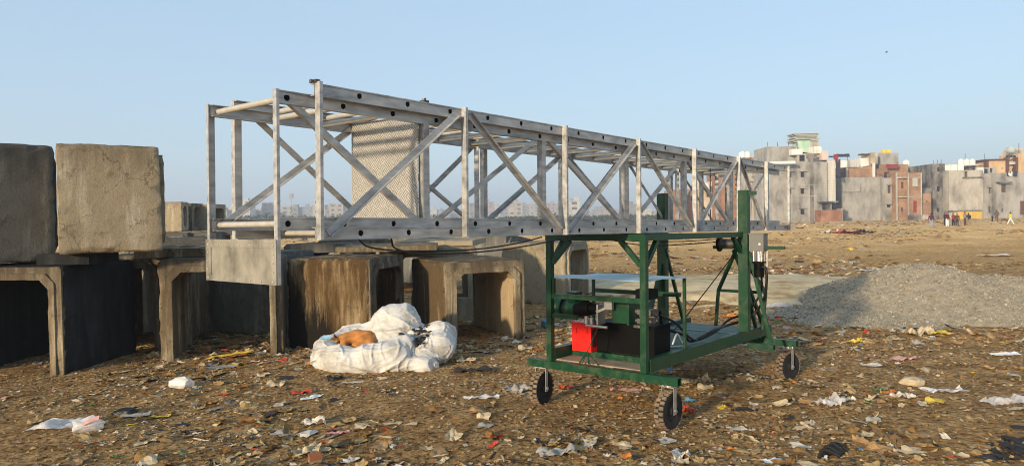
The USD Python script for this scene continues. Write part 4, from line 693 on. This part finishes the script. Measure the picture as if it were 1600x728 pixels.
L_('white_film', 'whitish torn film to the right of the foam lump', 'film', 1473, 613, .36, .12, 'white_film', .05, 59, .6)
L_('plastic_film', 'silvery plastic film at the right picture edge', 'film', 1570, 630, .4, .16, 'clear_film', .2, 60, .6)
L_('paper_sheet', 'flat white sheet on the soil near the right edge', 'paper', 1572, 554, .30, .14, 'white_plastic', .1, 61, .15)
L_('white_tray', 'flat white square tray on bare soil right of the rear castor', 'tray', 1362, 570, .20, .14, 'off_white', .1, 62, .15)
L_('pink_wrapper', 'pink wrapper above the flat white square tray', 'wrapper', 1412, 560, .3, .1, 'pink_scrap', .1, 63, .5)
L_('yellow_bag', 'yellow wrapper on soil right of the rear castor', 'wrapper', 1336, 535, .18, .12, 'yellow_scrap', .2, 64, .9)
L_('yellow_bag', 'yellowish bag at the foot of the gravel heap', 'bag', 1437, 521, .34, .22, 'pale_tan', .1, 65, .9)
L_('yellow_sheet', 'bright yellow plastic piece at the foot of the gravel heap', 'plastic', 1467, 521, .32, .16, 'yellow_scrap', .1, 66, .6)
L_('white_plastic', 'white plastic bag left of the gravel heap', 'bag', 1283, 476, .32, .2, 'white_film', .1, 67, .9)
L_('white_plastic', 'small white plastic scrap low beside the gravel heap', 'plastic', 1247, 493, .16, .12, 'white_plastic', .1, 68, .9)
L_('plastic_film', 'pale film crumpled on the soil right of the masts', 'film', 1215, 484, .4, .25, 'clear_film', .1, 69, .6)
L_('orange_wrapper', 'orange-yellow wrapper seen between the two masts', 'wrapper', 1139, 494, .22, .12, 'orange_scrap', .1, 70, .7)
L_('white_board', 'white board lying far off on the right side of the field', 'board', 1556, 402, 1.1, .5, 'off_white', .1, 71, .12)
L_('white_strip', 'white strip of plastic lying beyond the gravel heap', 'strip', 1360, 422, .9, .3, 'off_white', .15, 72, .3)
for i, (px, py, w, l, lk, a) in enumerate([(1300, 366, 1.6, 1.0, 'off_white', .2), (1318, 366, 1.7, .9, 'red_scrap', .5), (1330, 367, 1.4, .8, 'cloth_maroon', .1), (1348, 366, 1.3, .9, 'cloth_black', .3)]):
    if i == 0: p = G(1320, 368); hp = thing('rag_heap', 'heap of red and white rags far out on the field', 'rags', (p[0], p[1], gz(p[0], p[1])))
    q = G(px, py); part(hp, 'rag', moved(crumple(w, l, 75 + i, 9, .6), rz(a), (q[0] - p[0], q[1] - p[1], .1)), lk, 40)
bp = thing('burnt_rubbish', 'black charred rubbish at the right edge of the foreground', 'rubbish')
for i, (px, py, w) in enumerate([(1590, 690, .17), (1572, 700, .13), (1597, 672, .14), (1560, 707, .11), (1596, 712, .16), (1580, 720, .14), (1584, 705, .12), (1566, 716, .1), (1594, 700, .12), (1577, 688, .1), (1552, 698, .09)]):
    q = G(px, py); part(bp, 'charred_scrap', moved(crumple(w, w * .6, 90 + i, 9, .5), rz(i * 1.3), (q[0], q[1], gz(q[0], q[1]) + .004)), 'dark_rag', 40)
q = G(1300, 712); q[2] = gz(q[0], q[1])
td = thing('tyre_scraps', 'torn black rubber strips at the bottom edge on the right', 'rubber', q)
for i in range(5): part(td, 'rubber_strip', tube([(-.10 + .03 * i, .02 * i - .04, .01), (-.05 + .03 * i, .03 * i, .05 + .01 * (i % 2)), (.04 + .02 * i, -.02 + .02 * i, .015)], .012, 6), 'rubber', True)

# ------------------------------------------------------------------ buildings across the field
def W2(px, py, d): p = D(px, py, d); return p
def bld(name, label, cat='building', group=None): return thing(name, label, cat, group=group)
def wall(b, x0, y0, x1, y1, d, dep, look, holes=(), name='wall', pane='dark_opening', awn=False, base=None):
    """wall block seen between pixels (x0, y0) top left and (x1, y1) bottom right at depth d, with real recesses for its windows"""
    ym = (y0 + y1) / 2; X0, X1 = W2(x0, ym, d)[0], W2(x1, ym, d)[0]; xm = (x0 + x1) / 2; Z1, Z0 = W2(xm, y0, d)[2], (W2(xm, y1, d)[2] if base is None else base)
    m = box(X0, X1, d, d + dep, Z0, Z1); rec = []
    for h in holes:
        a, t = W2(h[0], h[1], d), W2(h[2], h[3], d); rec.append((a[0], t[0], t[2], a[2]))
    if rec: m = m - U(*[box(a, b_, d - .1, d + .3, c, e) for a, b_, c, e in rec])
    w = part(b, name, m, look)
    for h, (a, b_, c, e) in zip(holes, rec):
        k = part(b, 'window', U(box(a, b_, d + .27, d + .299, c, e), box((a + b_) / 2 - .025, (a + b_) / 2 + .025, d + .2, d + .27, c, e)), h[4] if len(h) > 4 else pane)
        if awn or (len(h) > 5 and h[5]): part(b, 'window_hood', box(a - .35, b_ + .35, d - .55, d - .003, e + .08, e + .2), 'plaster_grey')
    return (X0, X1, Z0, Z1)
def tank(b, px, py, w, h, d, look='tank_white'):
    p = W2(px, py, d); r = w / 2; prof = [(0, 0), (r * .95, 0), (r, .08), (r, h * .72), (r * .9, h * .84), (r * .45, h * .93), (r * .42, h), (0, h)]
    part(b, 'water_tank', trimesh.creation.revolve(np.array(prof), sections=20).apply_translation((p[0], p[1], p[2])), look, 40)
BZ = -.6
A = bld('apartment_block', 'tall grey rendered block with hooded windows and a shack on its roof', 'building')
wall(A, 1190, 254, 1293, 345, 146, 12, 'plaster_grey', [(1231, 269, 1237, 277, 'dark_opening', 1), (1251, 269, 1257, 277, 'dark_opening', 1), (1231, 295, 1237, 303, 'dark_opening', 1), (1251, 295, 1257, 303, 'dark_opening', 1), (1251, 327, 1257, 335, 'dark_opening', 1)], base=BZ)
wall(A, 1198, 229, 1246, 254, 149, 8, 'plaster_grey', name='upper_storey'); wall(A, 1246, 240, 1262, 254.2, 147.5, 5, 'plaster_tan', [(1249, 243, 1258, 252)], name='upper_storey')
wall(A, 1262, 238, 1293, 254, 148, 6, 'plaster_tan', name='upper_storey')
wall(A, 1247, 219, 1266, 238, 150, 3, 'plaster_mint', name='roof_shack'); 
for i in range(7): wall(A, 1240 + (i * 7) % 5, 208 + i * 2.1, 1281 - (i * 5) % 4, 209.2 + i * 2.1, 149 + .2 * i, 4, 'tin_sheet', name='tin_sheet')
wall(A, 1266, 222, 1280, 238, 150, 3, 'plaster_tan', name='roof_shack'); wall(A, 1272, 229, 1284, 240, 147, 3, 'plaster_white', name='stair_head'); wall(A, 1284, 236, 1293, 250, 146.5, 2, 'plaster_pink', name='stair_head')
wall(A, 1237, 233, 1254, 242, 147, 1.5, 'plaster_white', name='parapet'); wall(A, 1206, 252, 1243, 256, 143, 1.2, 'plaster_white', name='canopy')
for px in (1199, 1215, 1232, 1244): part(A, 'roof_bar', cyl(W2(px, 230, 149.2), W2(px, 222, 149.2), .06, n=6), 'brown_trim')
p0, p1 = W2(1268, 240, 145.9), W2(1268, 345, 145.9); part(A, 'drain_stain', U(box(p0[0] - .35, p0[0] + .35, 145.92, 145.985, 0, p0[2]), box(p0[0] - 1.1, p0[0] + 1.1, 145.92, 145.985, p0[2] - 1.0, p0[2])), 'plaster_dark')
for py in (290, 307): q0, q1 = W2(1232, py, 145.8), W2(1290, py, 145.8); part(A, 'cornice', box(q0[0], q1[0], 145.9, 145.995, q0[2] - .06, q0[2] + .05), 'plaster_tan')
X0, X1, Z0, Z1 = wall(A, 1293, 250, 1305, 330, 146.6, 6, 'plaster_grey', name='lattice_tower', base=BZ)
for i in range(7): part(A, 'lattice_bar', box(X0 + i * (X1 - X0) / 6.5, X0 + i * (X1 - X0) / 6.5 + .09, 146.45, 146.59, 2.2, Z1), 'tile_lattice')
for i in range(26): part(A, 'lattice_bar', box(X0, X1, 146.47, 146.57, 2.2 + i * (Z1 - 2.2) / 26, 2.2 + i * (Z1 - 2.2) / 26 + .11), 'tile_lattice')
for i, (px, py, w, h, lk) in enumerate([(1300, 245, 1.3, .3, 'cloth_dark'), (1306, 247, 1., 1.6, 'cloth_red'), (1309, 262, .9, 3.4, 'cloth_dark'), (1318, 243, 2.4, .6, 'cloth_dark')]): q = W2(px, py, 147); part(A, 'hanging_cloth', moved(crumple(w, h, i + 3, 7, .3), rx(math.pi / 2), q), lk, 40)
part(A, 'clothes_pole', cyl(W2(1324, 262, 147.5), W2(1324, 240, 147.5), .05, n=6), 'brown_trim')
Bx = bld('brick_annex', 'low red brick annex with a dark tin awning at the foot of the grey block', 'building')
wall(Bx, 1283, 328, 1316, 346, 143, 4, 'brick_red', base=BZ); wall(Bx, 1288, 318, 1314, 328, 145, 2, 'dark_opening', name='upper_opening'); wall(Bx, 1292, 319, 1300, 327.8, 144, .6, 'plaster_dark', name='upper_wall'); wall(Bx, 1285, 314.5, 1310, 316.5, 143.5, 2.4, 'plaster_dark', name='awning'); wall(Bx, 1314, 326, 1317, 346, 143.2, 3, 'plaster_tan', name='corner_post', base=BZ)
Cx = bld('rendered_house', 'wide grey rendered house with a long brick parapet and two white tanks', 'building')
wall(Cx, 1316.5, 277, 1379, 342, 151, 10, 'plaster_grey', [(1317.5, 294, 1321, 297)], base=BZ); wall(Cx, 1379, 278, 1401.5, 342, 150, 10, 'plaster_grey', [(1387, 290, 1392, 302, 'wood_shutter', 1), (1386, 320, 1392, 324, 'dark_opening', 1)], base=BZ)
wall(Cx, 1317, 289, 1344, 300, 150.6, .35, 'plaster_grey', name='ledge')
wall(Cx, 1323, 261, 1366, 277, 154, 5, 'brick_tan', name='brick_parapet'); wall(Cx, 1366, 257, 1419, 277, 155, 5, 'brick_tan', [(1369, 257.5, 1374, 264)], name='brick_parapet'); wall(Cx, 1313, 262, 1323, 290, 154.5, 5, 'brown_trim', name='side_wall'); wall(Cx, 1364.5, 255, 1367.5, 277, 153.5, .5, 'plaster_white', name='pier'); wall(Cx, 1322.5, 262, 1325, 290, 153.7, .4, 'plaster_cream', name='pier')
for px in (1329.5, 1340): X = wall(Cx, px - 4.6, 280.5, px + 4.6, 290, 151.5, 1.2, 'tank_white', name='water_tank')
q = W2(1385, 276, 152); part(Cx, 'rooftop_wash', moved(crumple(1.0, 1.8, 7, 7, .4), rx(math.pi / 2), q), 'cloth_dark', 40); part(Cx, 'rooftop_wash', moved(crumple(2.6, .8, 8, 7, .4), rx(math.pi / 2), W2(1394, 260, 153.5)), 'cloth_red', 40)
Dx = bld('rear_house', 'set-back grey house with a yellow tank on its flat roof', 'building')
wall(Dx, 1371, 239, 1404, 275, 165, 8, 'plaster_grey'); wall(Dx, 1345, 247, 1367, 270, 163, 6, 'plaster_white', name='side_room'); wall(Dx, 1361, 238.5, 1371.5, 256, 162, 5, 'plaster_cream', name='stair_head'); wall(Dx, 1325, 250, 1346, 262, 168, 5, 'plaster_grey', name='low_wall'); wall(Dx, 1312, 251, 1325, 262, 160, 4, 'plaster_white', name='low_wall'); wall(Dx, 1347, 240, 1360, 242, 162.5, 2, 'brown_trim', name='tin_roof')
for px in (1382.5, 1388.5): wall(Dx, px - 3.2, 233.5, px + 3.2, 239, 167, 1., 'tank_yellow', name='water_tank')
wall(Dx, 1336, 248, 1337.5, 262, 159, .2, 'plaster_cream', name='pole')
Ex = bld('brick_house', 'narrow unplastered brick house with red cloth in its doorway', 'building')
wall(Ex, 1401.5, 269, 1420, 345, 148, 9, 'brick_tan', [(1408, 285, 1412, 294.5, 'wood_shutter'), (1408, 324, 1411.5, 331, 'wood_shutter')], base=BZ); wall(Ex, 1420, 270, 1440, 345, 147.4, 9, 'brick_tan', [(1427, 314, 1433, 332, 'cloth_red')], base=BZ); wall(Ex, 1440, 302, 1455, 345, 148.4, 8, 'brick_tan', [(1447, 313.5, 1449.2, 315.5)], base=BZ)
for a in (1401, 1419, 1439.2): wall(Ex, a, 270, a + 1.6, 345, 147.2, .3, 'plaster_tan', name='pier', base=BZ)
wall(Ex, 1401.5, 276.5, 1440, 278.5, 147.25, .3, 'plaster_tan', name='beam'); wall(Ex, 1426, 278, 1434, 291, 147.3, .12, 'tin_sheet', name='patched_window'); wall(Ex, 1420, 336, 1440, 346, 147.0, .4, 'plaster_dark', name='plinth', base=BZ); wall(Ex, 1401.5, 307, 1440, 308.3, 147.28, .2, 'plaster_tan', name='beam')
wall(Ex, 1440, 336, 1455, 346, 147.8, .6, 'plaster_tan', name='plinth', base=BZ)
Fx = bld('dark_house', 'soot-dark grey house with three small windows, left of the long wall', 'building')
wall(Fx, 1416, 260, 1457, 335, 158, 10, 'plaster_dark'); wall(Fx, 1457, 256, 1476.5, 345, 152, 12, 'plaster_dark', [(1464.5, 261.5, 1468, 268), (1464, 291.5, 1469, 299), (1464, 325, 1468, 331)], base=BZ); wall(Fx, 1476.5, 257, 1483, 345, 153.5, 9, 'plaster_dark', name='side_wall', base=BZ); wall(Fx, 1440, 294, 1456, 302.5, 151, 6, 'plaster_dark', name='lean_to')
part(Fx, 'roof_bar', join(*[cyl(W2(px, 257, 155), W2(px + 1, 251 - i, 155), .05, n=6) for i, px in enumerate((1458, 1464, 1470))]), 'brown_trim')
tank(Fx, 1416, 259, 1.5, 1.2, 160)
Gx = bld('long_wall_house', 'long blank rendered house with a painted yellow panel and cube tanks on the roof', 'building')
wall(Gx, 1483, 266, 1536, 345, 150, 12, 'plaster_tan', [(1507, 268, 1512, 277, 'wood_shutter')], base=BZ); wall(Gx, 1536, 272, 1557, 345, 150.6, 12, 'plaster_grey', [(1545, 293.5, 1549, 302, 'wood_shutter', 1), (1544.5, 322, 1548.5, 333, 'wood_shutter')], base=BZ)
X = wall(Gx, 1497, 330, 1535, 343, 149.6, .12, 'paint_yellow', name='painted_panel'); wall(Gx, 1478, 328.5, 1535.5, 330, 149.3, .5, 'plaster_dark', name='ledge')
wall(Gx, 1505, 276.5, 1537, 278.5, 149.7, .29, 'plaster_dark', name='ledge')
for px in (1481, 1491, 1501.5): wall(Gx, px - 4.4, 257.5, px + 4.4, 266.5, 152, 1.2, 'tank_white', name='water_tank')
for px in (1501.5, 1510.5, 1519.5): tank(Gx, px, 258, 1.15, 1.3, 156)
wall(Gx, 1497, 257.5, 1530, 267, 155, 4, 'plaster_cream', name='roof_room')
wall(Gx, 1514, 261, 1524, 272, 151.5, 3, 'plaster_dark', [(1519, 263, 1524, 267)], name='roof_room'); wall(Gx, 1519, 268, 1526, 272, 151.2, .2, 'plaster_pink', name='roof_panel'); wall(Gx, 1512, 258.5, 1537, 260, 150.8, 3, 'plaster_dark', name='tin_roof'); wall(Gx, 1526, 262, 1537, 272, 151.6, 3, 'plaster_white', name='roof_room')
wall(Gx, 1537, 262, 1556, 272, 153, 3, 'plaster_grey', [(1547, 263, 1551, 270), (1538, 264, 1544, 271)], name='roof_room')
for px in (1508, 1538): part(Gx, 'aerial', cyl(W2(px, 262, 156), W2(px, 240, 156), .04, n=6), 'brown_trim')
Hx = bld('grey_house', 'grey rendered house at the right edge with one barred hooded window', 'building')
wall(Hx, 1557, 270, 1612, 345, 149, 12, 'plaster_grey', [(1564.5, 289, 1572, 300.5, 'wood_shutter', 1), (1565, 325.5, 1567.5, 331)], base=BZ); wall(Hx, 1595, 314, 1605, 335, 148.8, .15, 'brown_trim', name='gate'); wall(Hx, 1563, 284, 1582, 286, 147.6, 1.4, 'plaster_dark', name='tin_awning')
for i, (px, w, lk) in enumerate([(1579, 1.0, 'cloth_white'), (1585, 1., 'cloth_dark'), (1576, .8, 'cloth_dark')]): part(Hx, 'drying_cloth', moved(crumple(w, .9, 60 + i, 7, .3), rx(math.pi / 2), W2(px, 272, 148.8)), lk, 40)
Ix = bld('orange_house', 'orange painted rooftop house with dark brown corner piers at upper right', 'building')
wall(Ix, 1544, 250, 1574, 274, 156, 6, 'plaster_orange', [(1565, 262, 1567, 264.5)]); wall(Ix, 1573, 246, 1577, 276, 155.6, 1, 'brown_trim', name='pier'); wall(Ix, 1541.5, 250, 1545, 272, 155.7, 1, 'brown_trim', name='pier'); wall(Ix, 1587.5, 246, 1591, 276, 155.6, 1, 'brown_trim', name='pier'); wall(Ix, 1577, 259, 1588, 274, 157, 4, 'plaster_orange', [(1581, 263, 1584, 270, 'wood_shutter')], name='balcony_wall'); wall(Ix, 1577, 253, 1588, 257, 155.8, 1, 'plaster_cream', name='balcony_rail'); wall(Ix, 1541, 248.5, 1575, 250.3, 155.4, 6, 'brown_trim', name='roof_edge'); wall(Ix, 1591, 240, 1600, 276, 156.2, 6, 'plaster_orange'); 
wall(Ix, 1590, 232, 1612, 240, 160, 5, 'plaster_cream', name='roof_room'); wall(Ix, 1596, 234, 1612, 262, 158, 5, 'plaster_tan', [(1601, 240, 1606, 250)], name='upper_storey')
part(Ix, 'aerial', cyl(W2(1592, 240, 157), W2(1592, 224, 157), .05, n=6), 'brown_trim')
dish = trimesh.creation.revolve(np.array([(0, 0), (.5, .08), (.9, .3), (.88, .33), (.5, .12), (0, .04)]), sections=20); part(Ix, 'satellite_dish', moved(dish, rx(.9) @ rz(.3), W2(1577, 235, 157)), 'tin_sheet', 40); part(Ix, 'dish_pole', cyl(W2(1577, 248, 157), W2(1577, 235, 157), .05, n=6), 'brown_trim')
for i, px in enumerate((1574, 1580, 1585)): part(Ix, 'roof_clutter', blob(.5, 70 + i, .5, .4, (1, .6, .7), 2).apply_translation(W2(px, 246, 156)), 'cloth_dark')
# houses seen through the truss
Jx = bld('brick_house', 'half-built brick house seen through the right half of the truss', 'building')
wall(Jx, 1052, 296, 1094, 345, 172, 10, 'brick_red', [(1064, 308, 1069, 314), (1080, 308, 1085, 314)], base=BZ); wall(Jx, 1052, 300, 1072, 345, 168, 5, 'brick_red', name='lean_to', base=BZ); tank(Jx, 1104, 297, 1.5, 1.5, 168)
Kx = bld('cream_house', 'cream house with balconies seen behind the mast through the truss', 'building')
wall(Kx, 1094, 284, 1140, 345, 170, 10, 'plaster_cream', [(1118, 314, 1122, 320), (1104, 300, 1109, 308), (1127, 300, 1132, 308)], base=BZ); wall(Kx, 1128, 272, 1160, 345, 162, 8, 'brick_red', [(1138, 296, 1144, 306), (1150, 296, 1155, 306)], base=BZ); wall(Kx, 1118, 258, 1140, 285, 172, 8, 'brick_red', name='upper_storey')
for px in (1160, 1168): tank(Kx, px, 247, 1.6, 1.5, 166)
wall(Kx, 1152, 246.5, 1180, 262, 166, 8, 'brick_tan', name='upper_storey'); wall(Kx, 1158, 262, 1176, 345, 160, 8, 'plaster_tan', [(1162, 282, 1167, 292), (1162, 310, 1168, 326)], base=BZ)
Lx = bld('balcony_house', 'tan house with open dark balconies just left of the tall grey block', 'building')
wall(Lx, 1174, 258, 1200, 345, 152, 9, 'plaster_tan', [(1184, 268, 1191, 276), (1193, 268, 1198, 276), (1183, 292, 1191, 302), (1193, 292, 1198, 302), (1177, 318, 1184, 340), (1187, 318, 1197, 340)], base=BZ)
for py in (281, 307): wall(Lx, 1174, py, 1201, py + 2, 150.4, 1.6, 'plaster_tan', name='balcony_slab'); wall(Lx, 1174, py - 5, 1201, py - 4.2, 150.5, .08, 'brown_trim', name='balcony_rail')
for px in (1176, 1186, 1196): wall(Lx, px, 309, px + 1.6, 345, 150.6, .3, 'plaster_cream', name='pillar', base=BZ)

# far skyline on the left, in the haze
def tower_block(px0, py, px1, d, look, label, group='hazy apartment blocks on the far skyline', k=0):
    r = np.random.default_rng(500 + k); t = bld('apartment_block', label, 'building', group); look = look.replace('plaster', 'skyline')
    X0, X1, Z1 = W2(px0, py, d)[0], W2(px1, py, d)[0], W2((px0 + px1) / 2, py, d)[2]; dep = 12
    fl = max(1, int(Z1 / 3.4)); cols = max(1, int((X1 - X0) / 4)); m = box(X0, X1, d, d + dep, -2, Z1); cut = []
    for f in range(fl):
        for c in range(cols):
            if r.uniform() < .78: a = X0 + (c + .3) * (X1 - X0) / cols; cut.append((a, a + (X1 - X0) / cols * .45, Z1 - 2.6 - f * 3.4, Z1 - 1.1 - f * 3.4))
    if cut: m = m - U(*[box(a, b, d - .1, d + .5, c, e) for a, b, c, e in cut])
    part(t, 'wall', m, look)
    if cut: part(t, 'window_openings', kind='stuff', mat='skyline_opening', mesh=join(*[box(a - .05, b + .05, d + .4, d + .46, c - .05, e + .05) for a, b, c, e in cut]))
    if r.uniform() < .7: a = X0 + (X1 - X0) * r.uniform(.1, .6); part(t, 'roof_room', box(a, a + 3.5, d + 2, d + 6, Z1 + .01, Z1 + r.uniform(1.5, 3)), look)
    return t
LK = ['plaster_white', 'plaster_cream', 'plaster_grey', 'plaster_pink', 'plaster_tan', 'plaster_grey']
tower_block(490, 312, 497, 520, 'plaster_white', 'narrow bright white tower block seen left of the checker plate', k=900); tower_block(409, 316, 427, 560, 'plaster_grey', 'grey twin-topped block seen between the two near end posts and the far one', k=901); tower_block(371, 313, 390, 540, 'plaster_white', 'stepped white block just right of the far end post', k=902); tower_block(440, 322, 460, 600, 'plaster_cream', 'pale block with a red roof edge under the lone light mast', k=903); tower_block(514, 318, 536, 580, 'plaster_cream', 'cream block just left of the checker plate', k=904); tower_block(888, 313, 906, 470, 'plaster_white', 'white storeyed block right of the middle of the truss', k=905)
rs = np.random.default_rng(77); cx = 262.; far = []
POSTS = [(262, 320, 'left of the end frame'), (320, 355, 'between the two far-left end posts'), (355, 430, 'right of the left end posts'), (430, 481, 'between the two tall near posts'), (481, 550, 'just left of the tread plate'), (550, 660, 'behind the tread plate'), (660, 714, 'just right of the tread plate'), (714, 872, 'in the second bay of the truss'), (872, 988, 'in the third bay of the truss'), (988, 1100, 'in the fourth bay of the truss')]
while cx < 1050:
    w = rs.uniform(8, 24); d = rs.uniform(540, 900); hgt = rs.uniform(10, 22) if cx < 560 else rs.uniform(8, 24) * (1 if cx < 900 else .8)
    lk = LK[rs.integers(0, 6)]; where = next(t for a_, b_, t in POSTS if a_ <= cx < b_)
    far.append((cx, w, d, hgt, lk, ('wide' if w > 16 else 'narrow') + (' tall ' if hgt > 16 else ' low ') + lk.split('_')[1] + ' block on the far skyline, ' + where)); cx += w * rs.uniform(.55, 1.1)
for i, (cx, w, d, hgt, lk, lab) in enumerate(far):
    same = [j for j, f in enumerate(far) if f[5] == lab]
    if len(same) > 1: lab = ('left ', 'right ')[same.index(i)] + lab if len(same) == 2 else ('left ', 'middle ', 'right ')[same.index(i)] + lab if len(same) == 3 else lab
    tower_block(cx, 340 - hgt - (cx - 640) * .012, cx + w, d, lk, lab, k=int(cx))
pm = W2(455, 305, 420); lm = thing('light_mast', 'lone tall light mast rising above the far skyline', 'light mast', (pm[0], 420, -1)); part(lm, 'mast_pole', cyl((0, 0, 0), (0, 0, pm[2] + 1), .45, .25, n=8), 'plaster_grey'); part(lm, 'lamp_head', box(-1.1, 1.1, -.5, .5, pm[2] - 1, pm[2] + 2.), 'plaster_grey')
r = np.random.default_rng(12); V = []
N = 16000; px = r.uniform(330, 1060, N); d = r.uniform(215, 290, N); X = (px - 800) / FPX * d; top = (1.2 + 3.2 * meshkit.fbm(np.stack([X / 9, d / 30, 0 * X], -1), 4, 3)) * np.where(px < 690, 1.15, .75) * np.where(px < 560, 1.1, 1.); z = top * r.uniform(.1, 1, N) ** .8
ctr = np.stack([X, d, z], 1); tri = r.normal(0, .28, (N, 3, 3)) + ctr[:, None]; single('tree_line', (tri.reshape(-1, 3), np.arange(3 * N).reshape(-1, 3)), 'foliage', 'low dark line of scrub and trees before the far skyline', 'tree line', kind='stuff')

# ------------------------------------------------------------------ people on the field
def person(label, px, py, hgt, face, jacket, trousers, hair='hair_black', stride=.12, arms=((.05, -.1), (.05, -.1)), cap=None, group='people standing on the far side of the field'):
    g = G(px, py); s = hgt / 1.72; t = thing('person', label, 'person', (g[0], g[1], gz(g[0], g[1]) - .03), rz(face), group)
    def ch(pts, rs_):
        S = [MF.sphere(rr * s, 14).translate([v * s for v in p]) for p, rr in zip(pts, rs_)]; return U(*[MF.hull(S[i] + S[i + 1]) for i in range(len(S) - 1)])
    legs = []
    for sd, st in ((-1, stride), (1, -stride)): legs.append([(sd * .09, 0, .92), (sd * .10, st * .7, .49), (sd * .10, st * 1.2 - .02, .09)])
    arm = [[(sd * .19, 0, 1.40), (sd * .26, a[0] * .3 - .02, 1.13), (sd * (.24 + a[0]), a[1], .90 + abs(a[1]) * .6)] for sd, a in ((-1, arms[0]), (1, arms[1]))]
    tor = [(0, 0, .95), (0, .01, 1.2), (0, .0, 1.36)]
    body = U(*[ch(l, (.08, .055, .04)) for l in legs], *[ch(a, (.055, .043, .033)) for a in arm], ch(tor, (.13, .13, .14)), ch([(0, 0, 1.38), (0, -.01, 1.50)], (.06, .05)), MF.sphere(.1 * s, 18).scale([.85, 1, 1.18]).translate([0, -.015 * s, 1.60 * s]), *[ch([l[2], (l[2][0], l[2][1] - .13, .045)], (.045, .04)) for l in legs], MF.sphere(.018 * s, 8).translate([0, -.118 * s, 1.59 * s]))
    v, f = arr(body.refine_to_length(.06)); bm_ = trimesh.Trimesh(v, f, process=True); part(t, 'body', bm_, 'skin', 40)
    part(t, 'jacket', U(ch(tor, (.155, .16, .165)), ch([(-.17, 0, 1.40), (.17, 0, 1.40)], (.075, .075)), *[ch(a[:2] + [tuple(np.array(a[1]) * .15 + np.array(a[2]) * .85)], (.075, .06, .05)) for a in arm]), jacket, 40)
    part(t, 'trousers', U(*[ch([l[0], l[1], tuple(np.array(l[1]) * .12 + np.array(l[2]) * .88)], (.105, .08, .065)) for l in legs], ch([(-.08, 0, .95), (.08, 0, .95)], (.115, .115))), trousers, 40)
    part(t, 'hair', U(MF.sphere(.108 * s, 16).scale([.87, 1, 1.1]).translate([0, .012 * s, 1.635 * s])) - box(-.2, .2, -.3 * s, -.07 * s, 1.4 * s, 1.66 * s), cap or hair, 40)
person('person in a maroon and dark jacket and pale jeans, leftmost on the field', 1455, 354, 1.45, 2.6, 'cloth_maroon', 'denim', stride=.1, arms=((.08, -.05), (.12, .05)))
person('person with a red head covering and white trousers, second from the left', 1480, 354, 1.55, .3, 'cloth_maroon', 'cloth_white', cap='cloth_scarlet', stride=.02)
person('person standing in all dark clothes close behind the one in white trousers', 1477, 353.6, 1.45, .5, 'cloth_black', 'cloth_black', stride=.03)
person('person in a red top and black trousers, left of the middle pair', 1489.5, 353.5, 1.42, .4, 'cloth_scarlet', 'cloth_black', stride=.05)
person('person in a dark rust jacket, right of the middle pair', 1495.5, 353.5, 1.32, -.4, 'cloth_rust', 'cloth_black', stride=.06)
person('person with a red cap and grey top by the yellow panel', 1508, 353.5, 1.5, .8, 'cloth_grey', 'cloth_rust', cap='cloth_scarlet', stride=.05)
person('person in a long black coat in front of the yellow panel', 1513.5, 353.2, 1.3, 2.9, 'cloth_black', 'cloth_grey', stride=.05)
person('person in a brown coat standing alone, nearer the houses', 1557.5, 347, 1.65, 2.8, 'cloth_brown', 'cloth_brown', stride=.03)
person('small child in black beside the person in the brown coat', 1550.5, 347, .95, .3, 'cloth_black', 'cloth_black', stride=.03)
person('running person in a yellow shirt with arms spread, rightmost on the field', 1579, 351.5, 1.35, 1.2, 'cloth_yellow', 'cloth_white', stride=.34, arms=((.28, -.1), (.28, .1)))
bd = D(1385, 82, 60.); b = thing('bird', 'tiny dark bird high in the sky at upper right', 'bird', bd); part(b, 'body', trimesh.creation.icosphere(2, 1.).apply_transform(np.diag([.10, .05, .04, 1])), 'cloth_black', True)
for s in (-1, 1): part(b, 'wing', MF.hull_points(np.array([(-.05, 0, 0), (.05, 0, 0), (.0, s * .2, .06), (-.04, s * .16, .05), (0, 0, .015)])), 'cloth_black')

# ------------------------------------------------------------------ the air
M['haze_air'] = usdkit.material(stage, '/World/Looks/haze_air', {'v': ('principled_volume', {'color': (.78, .87, .97), 'density': .00095, 'anisotropy': .2})}, volume='v.volume')
single('haze', box(-2500, 2500, -60, 2650, -5, 60), 'haze_air', None, None, kind='stuff')
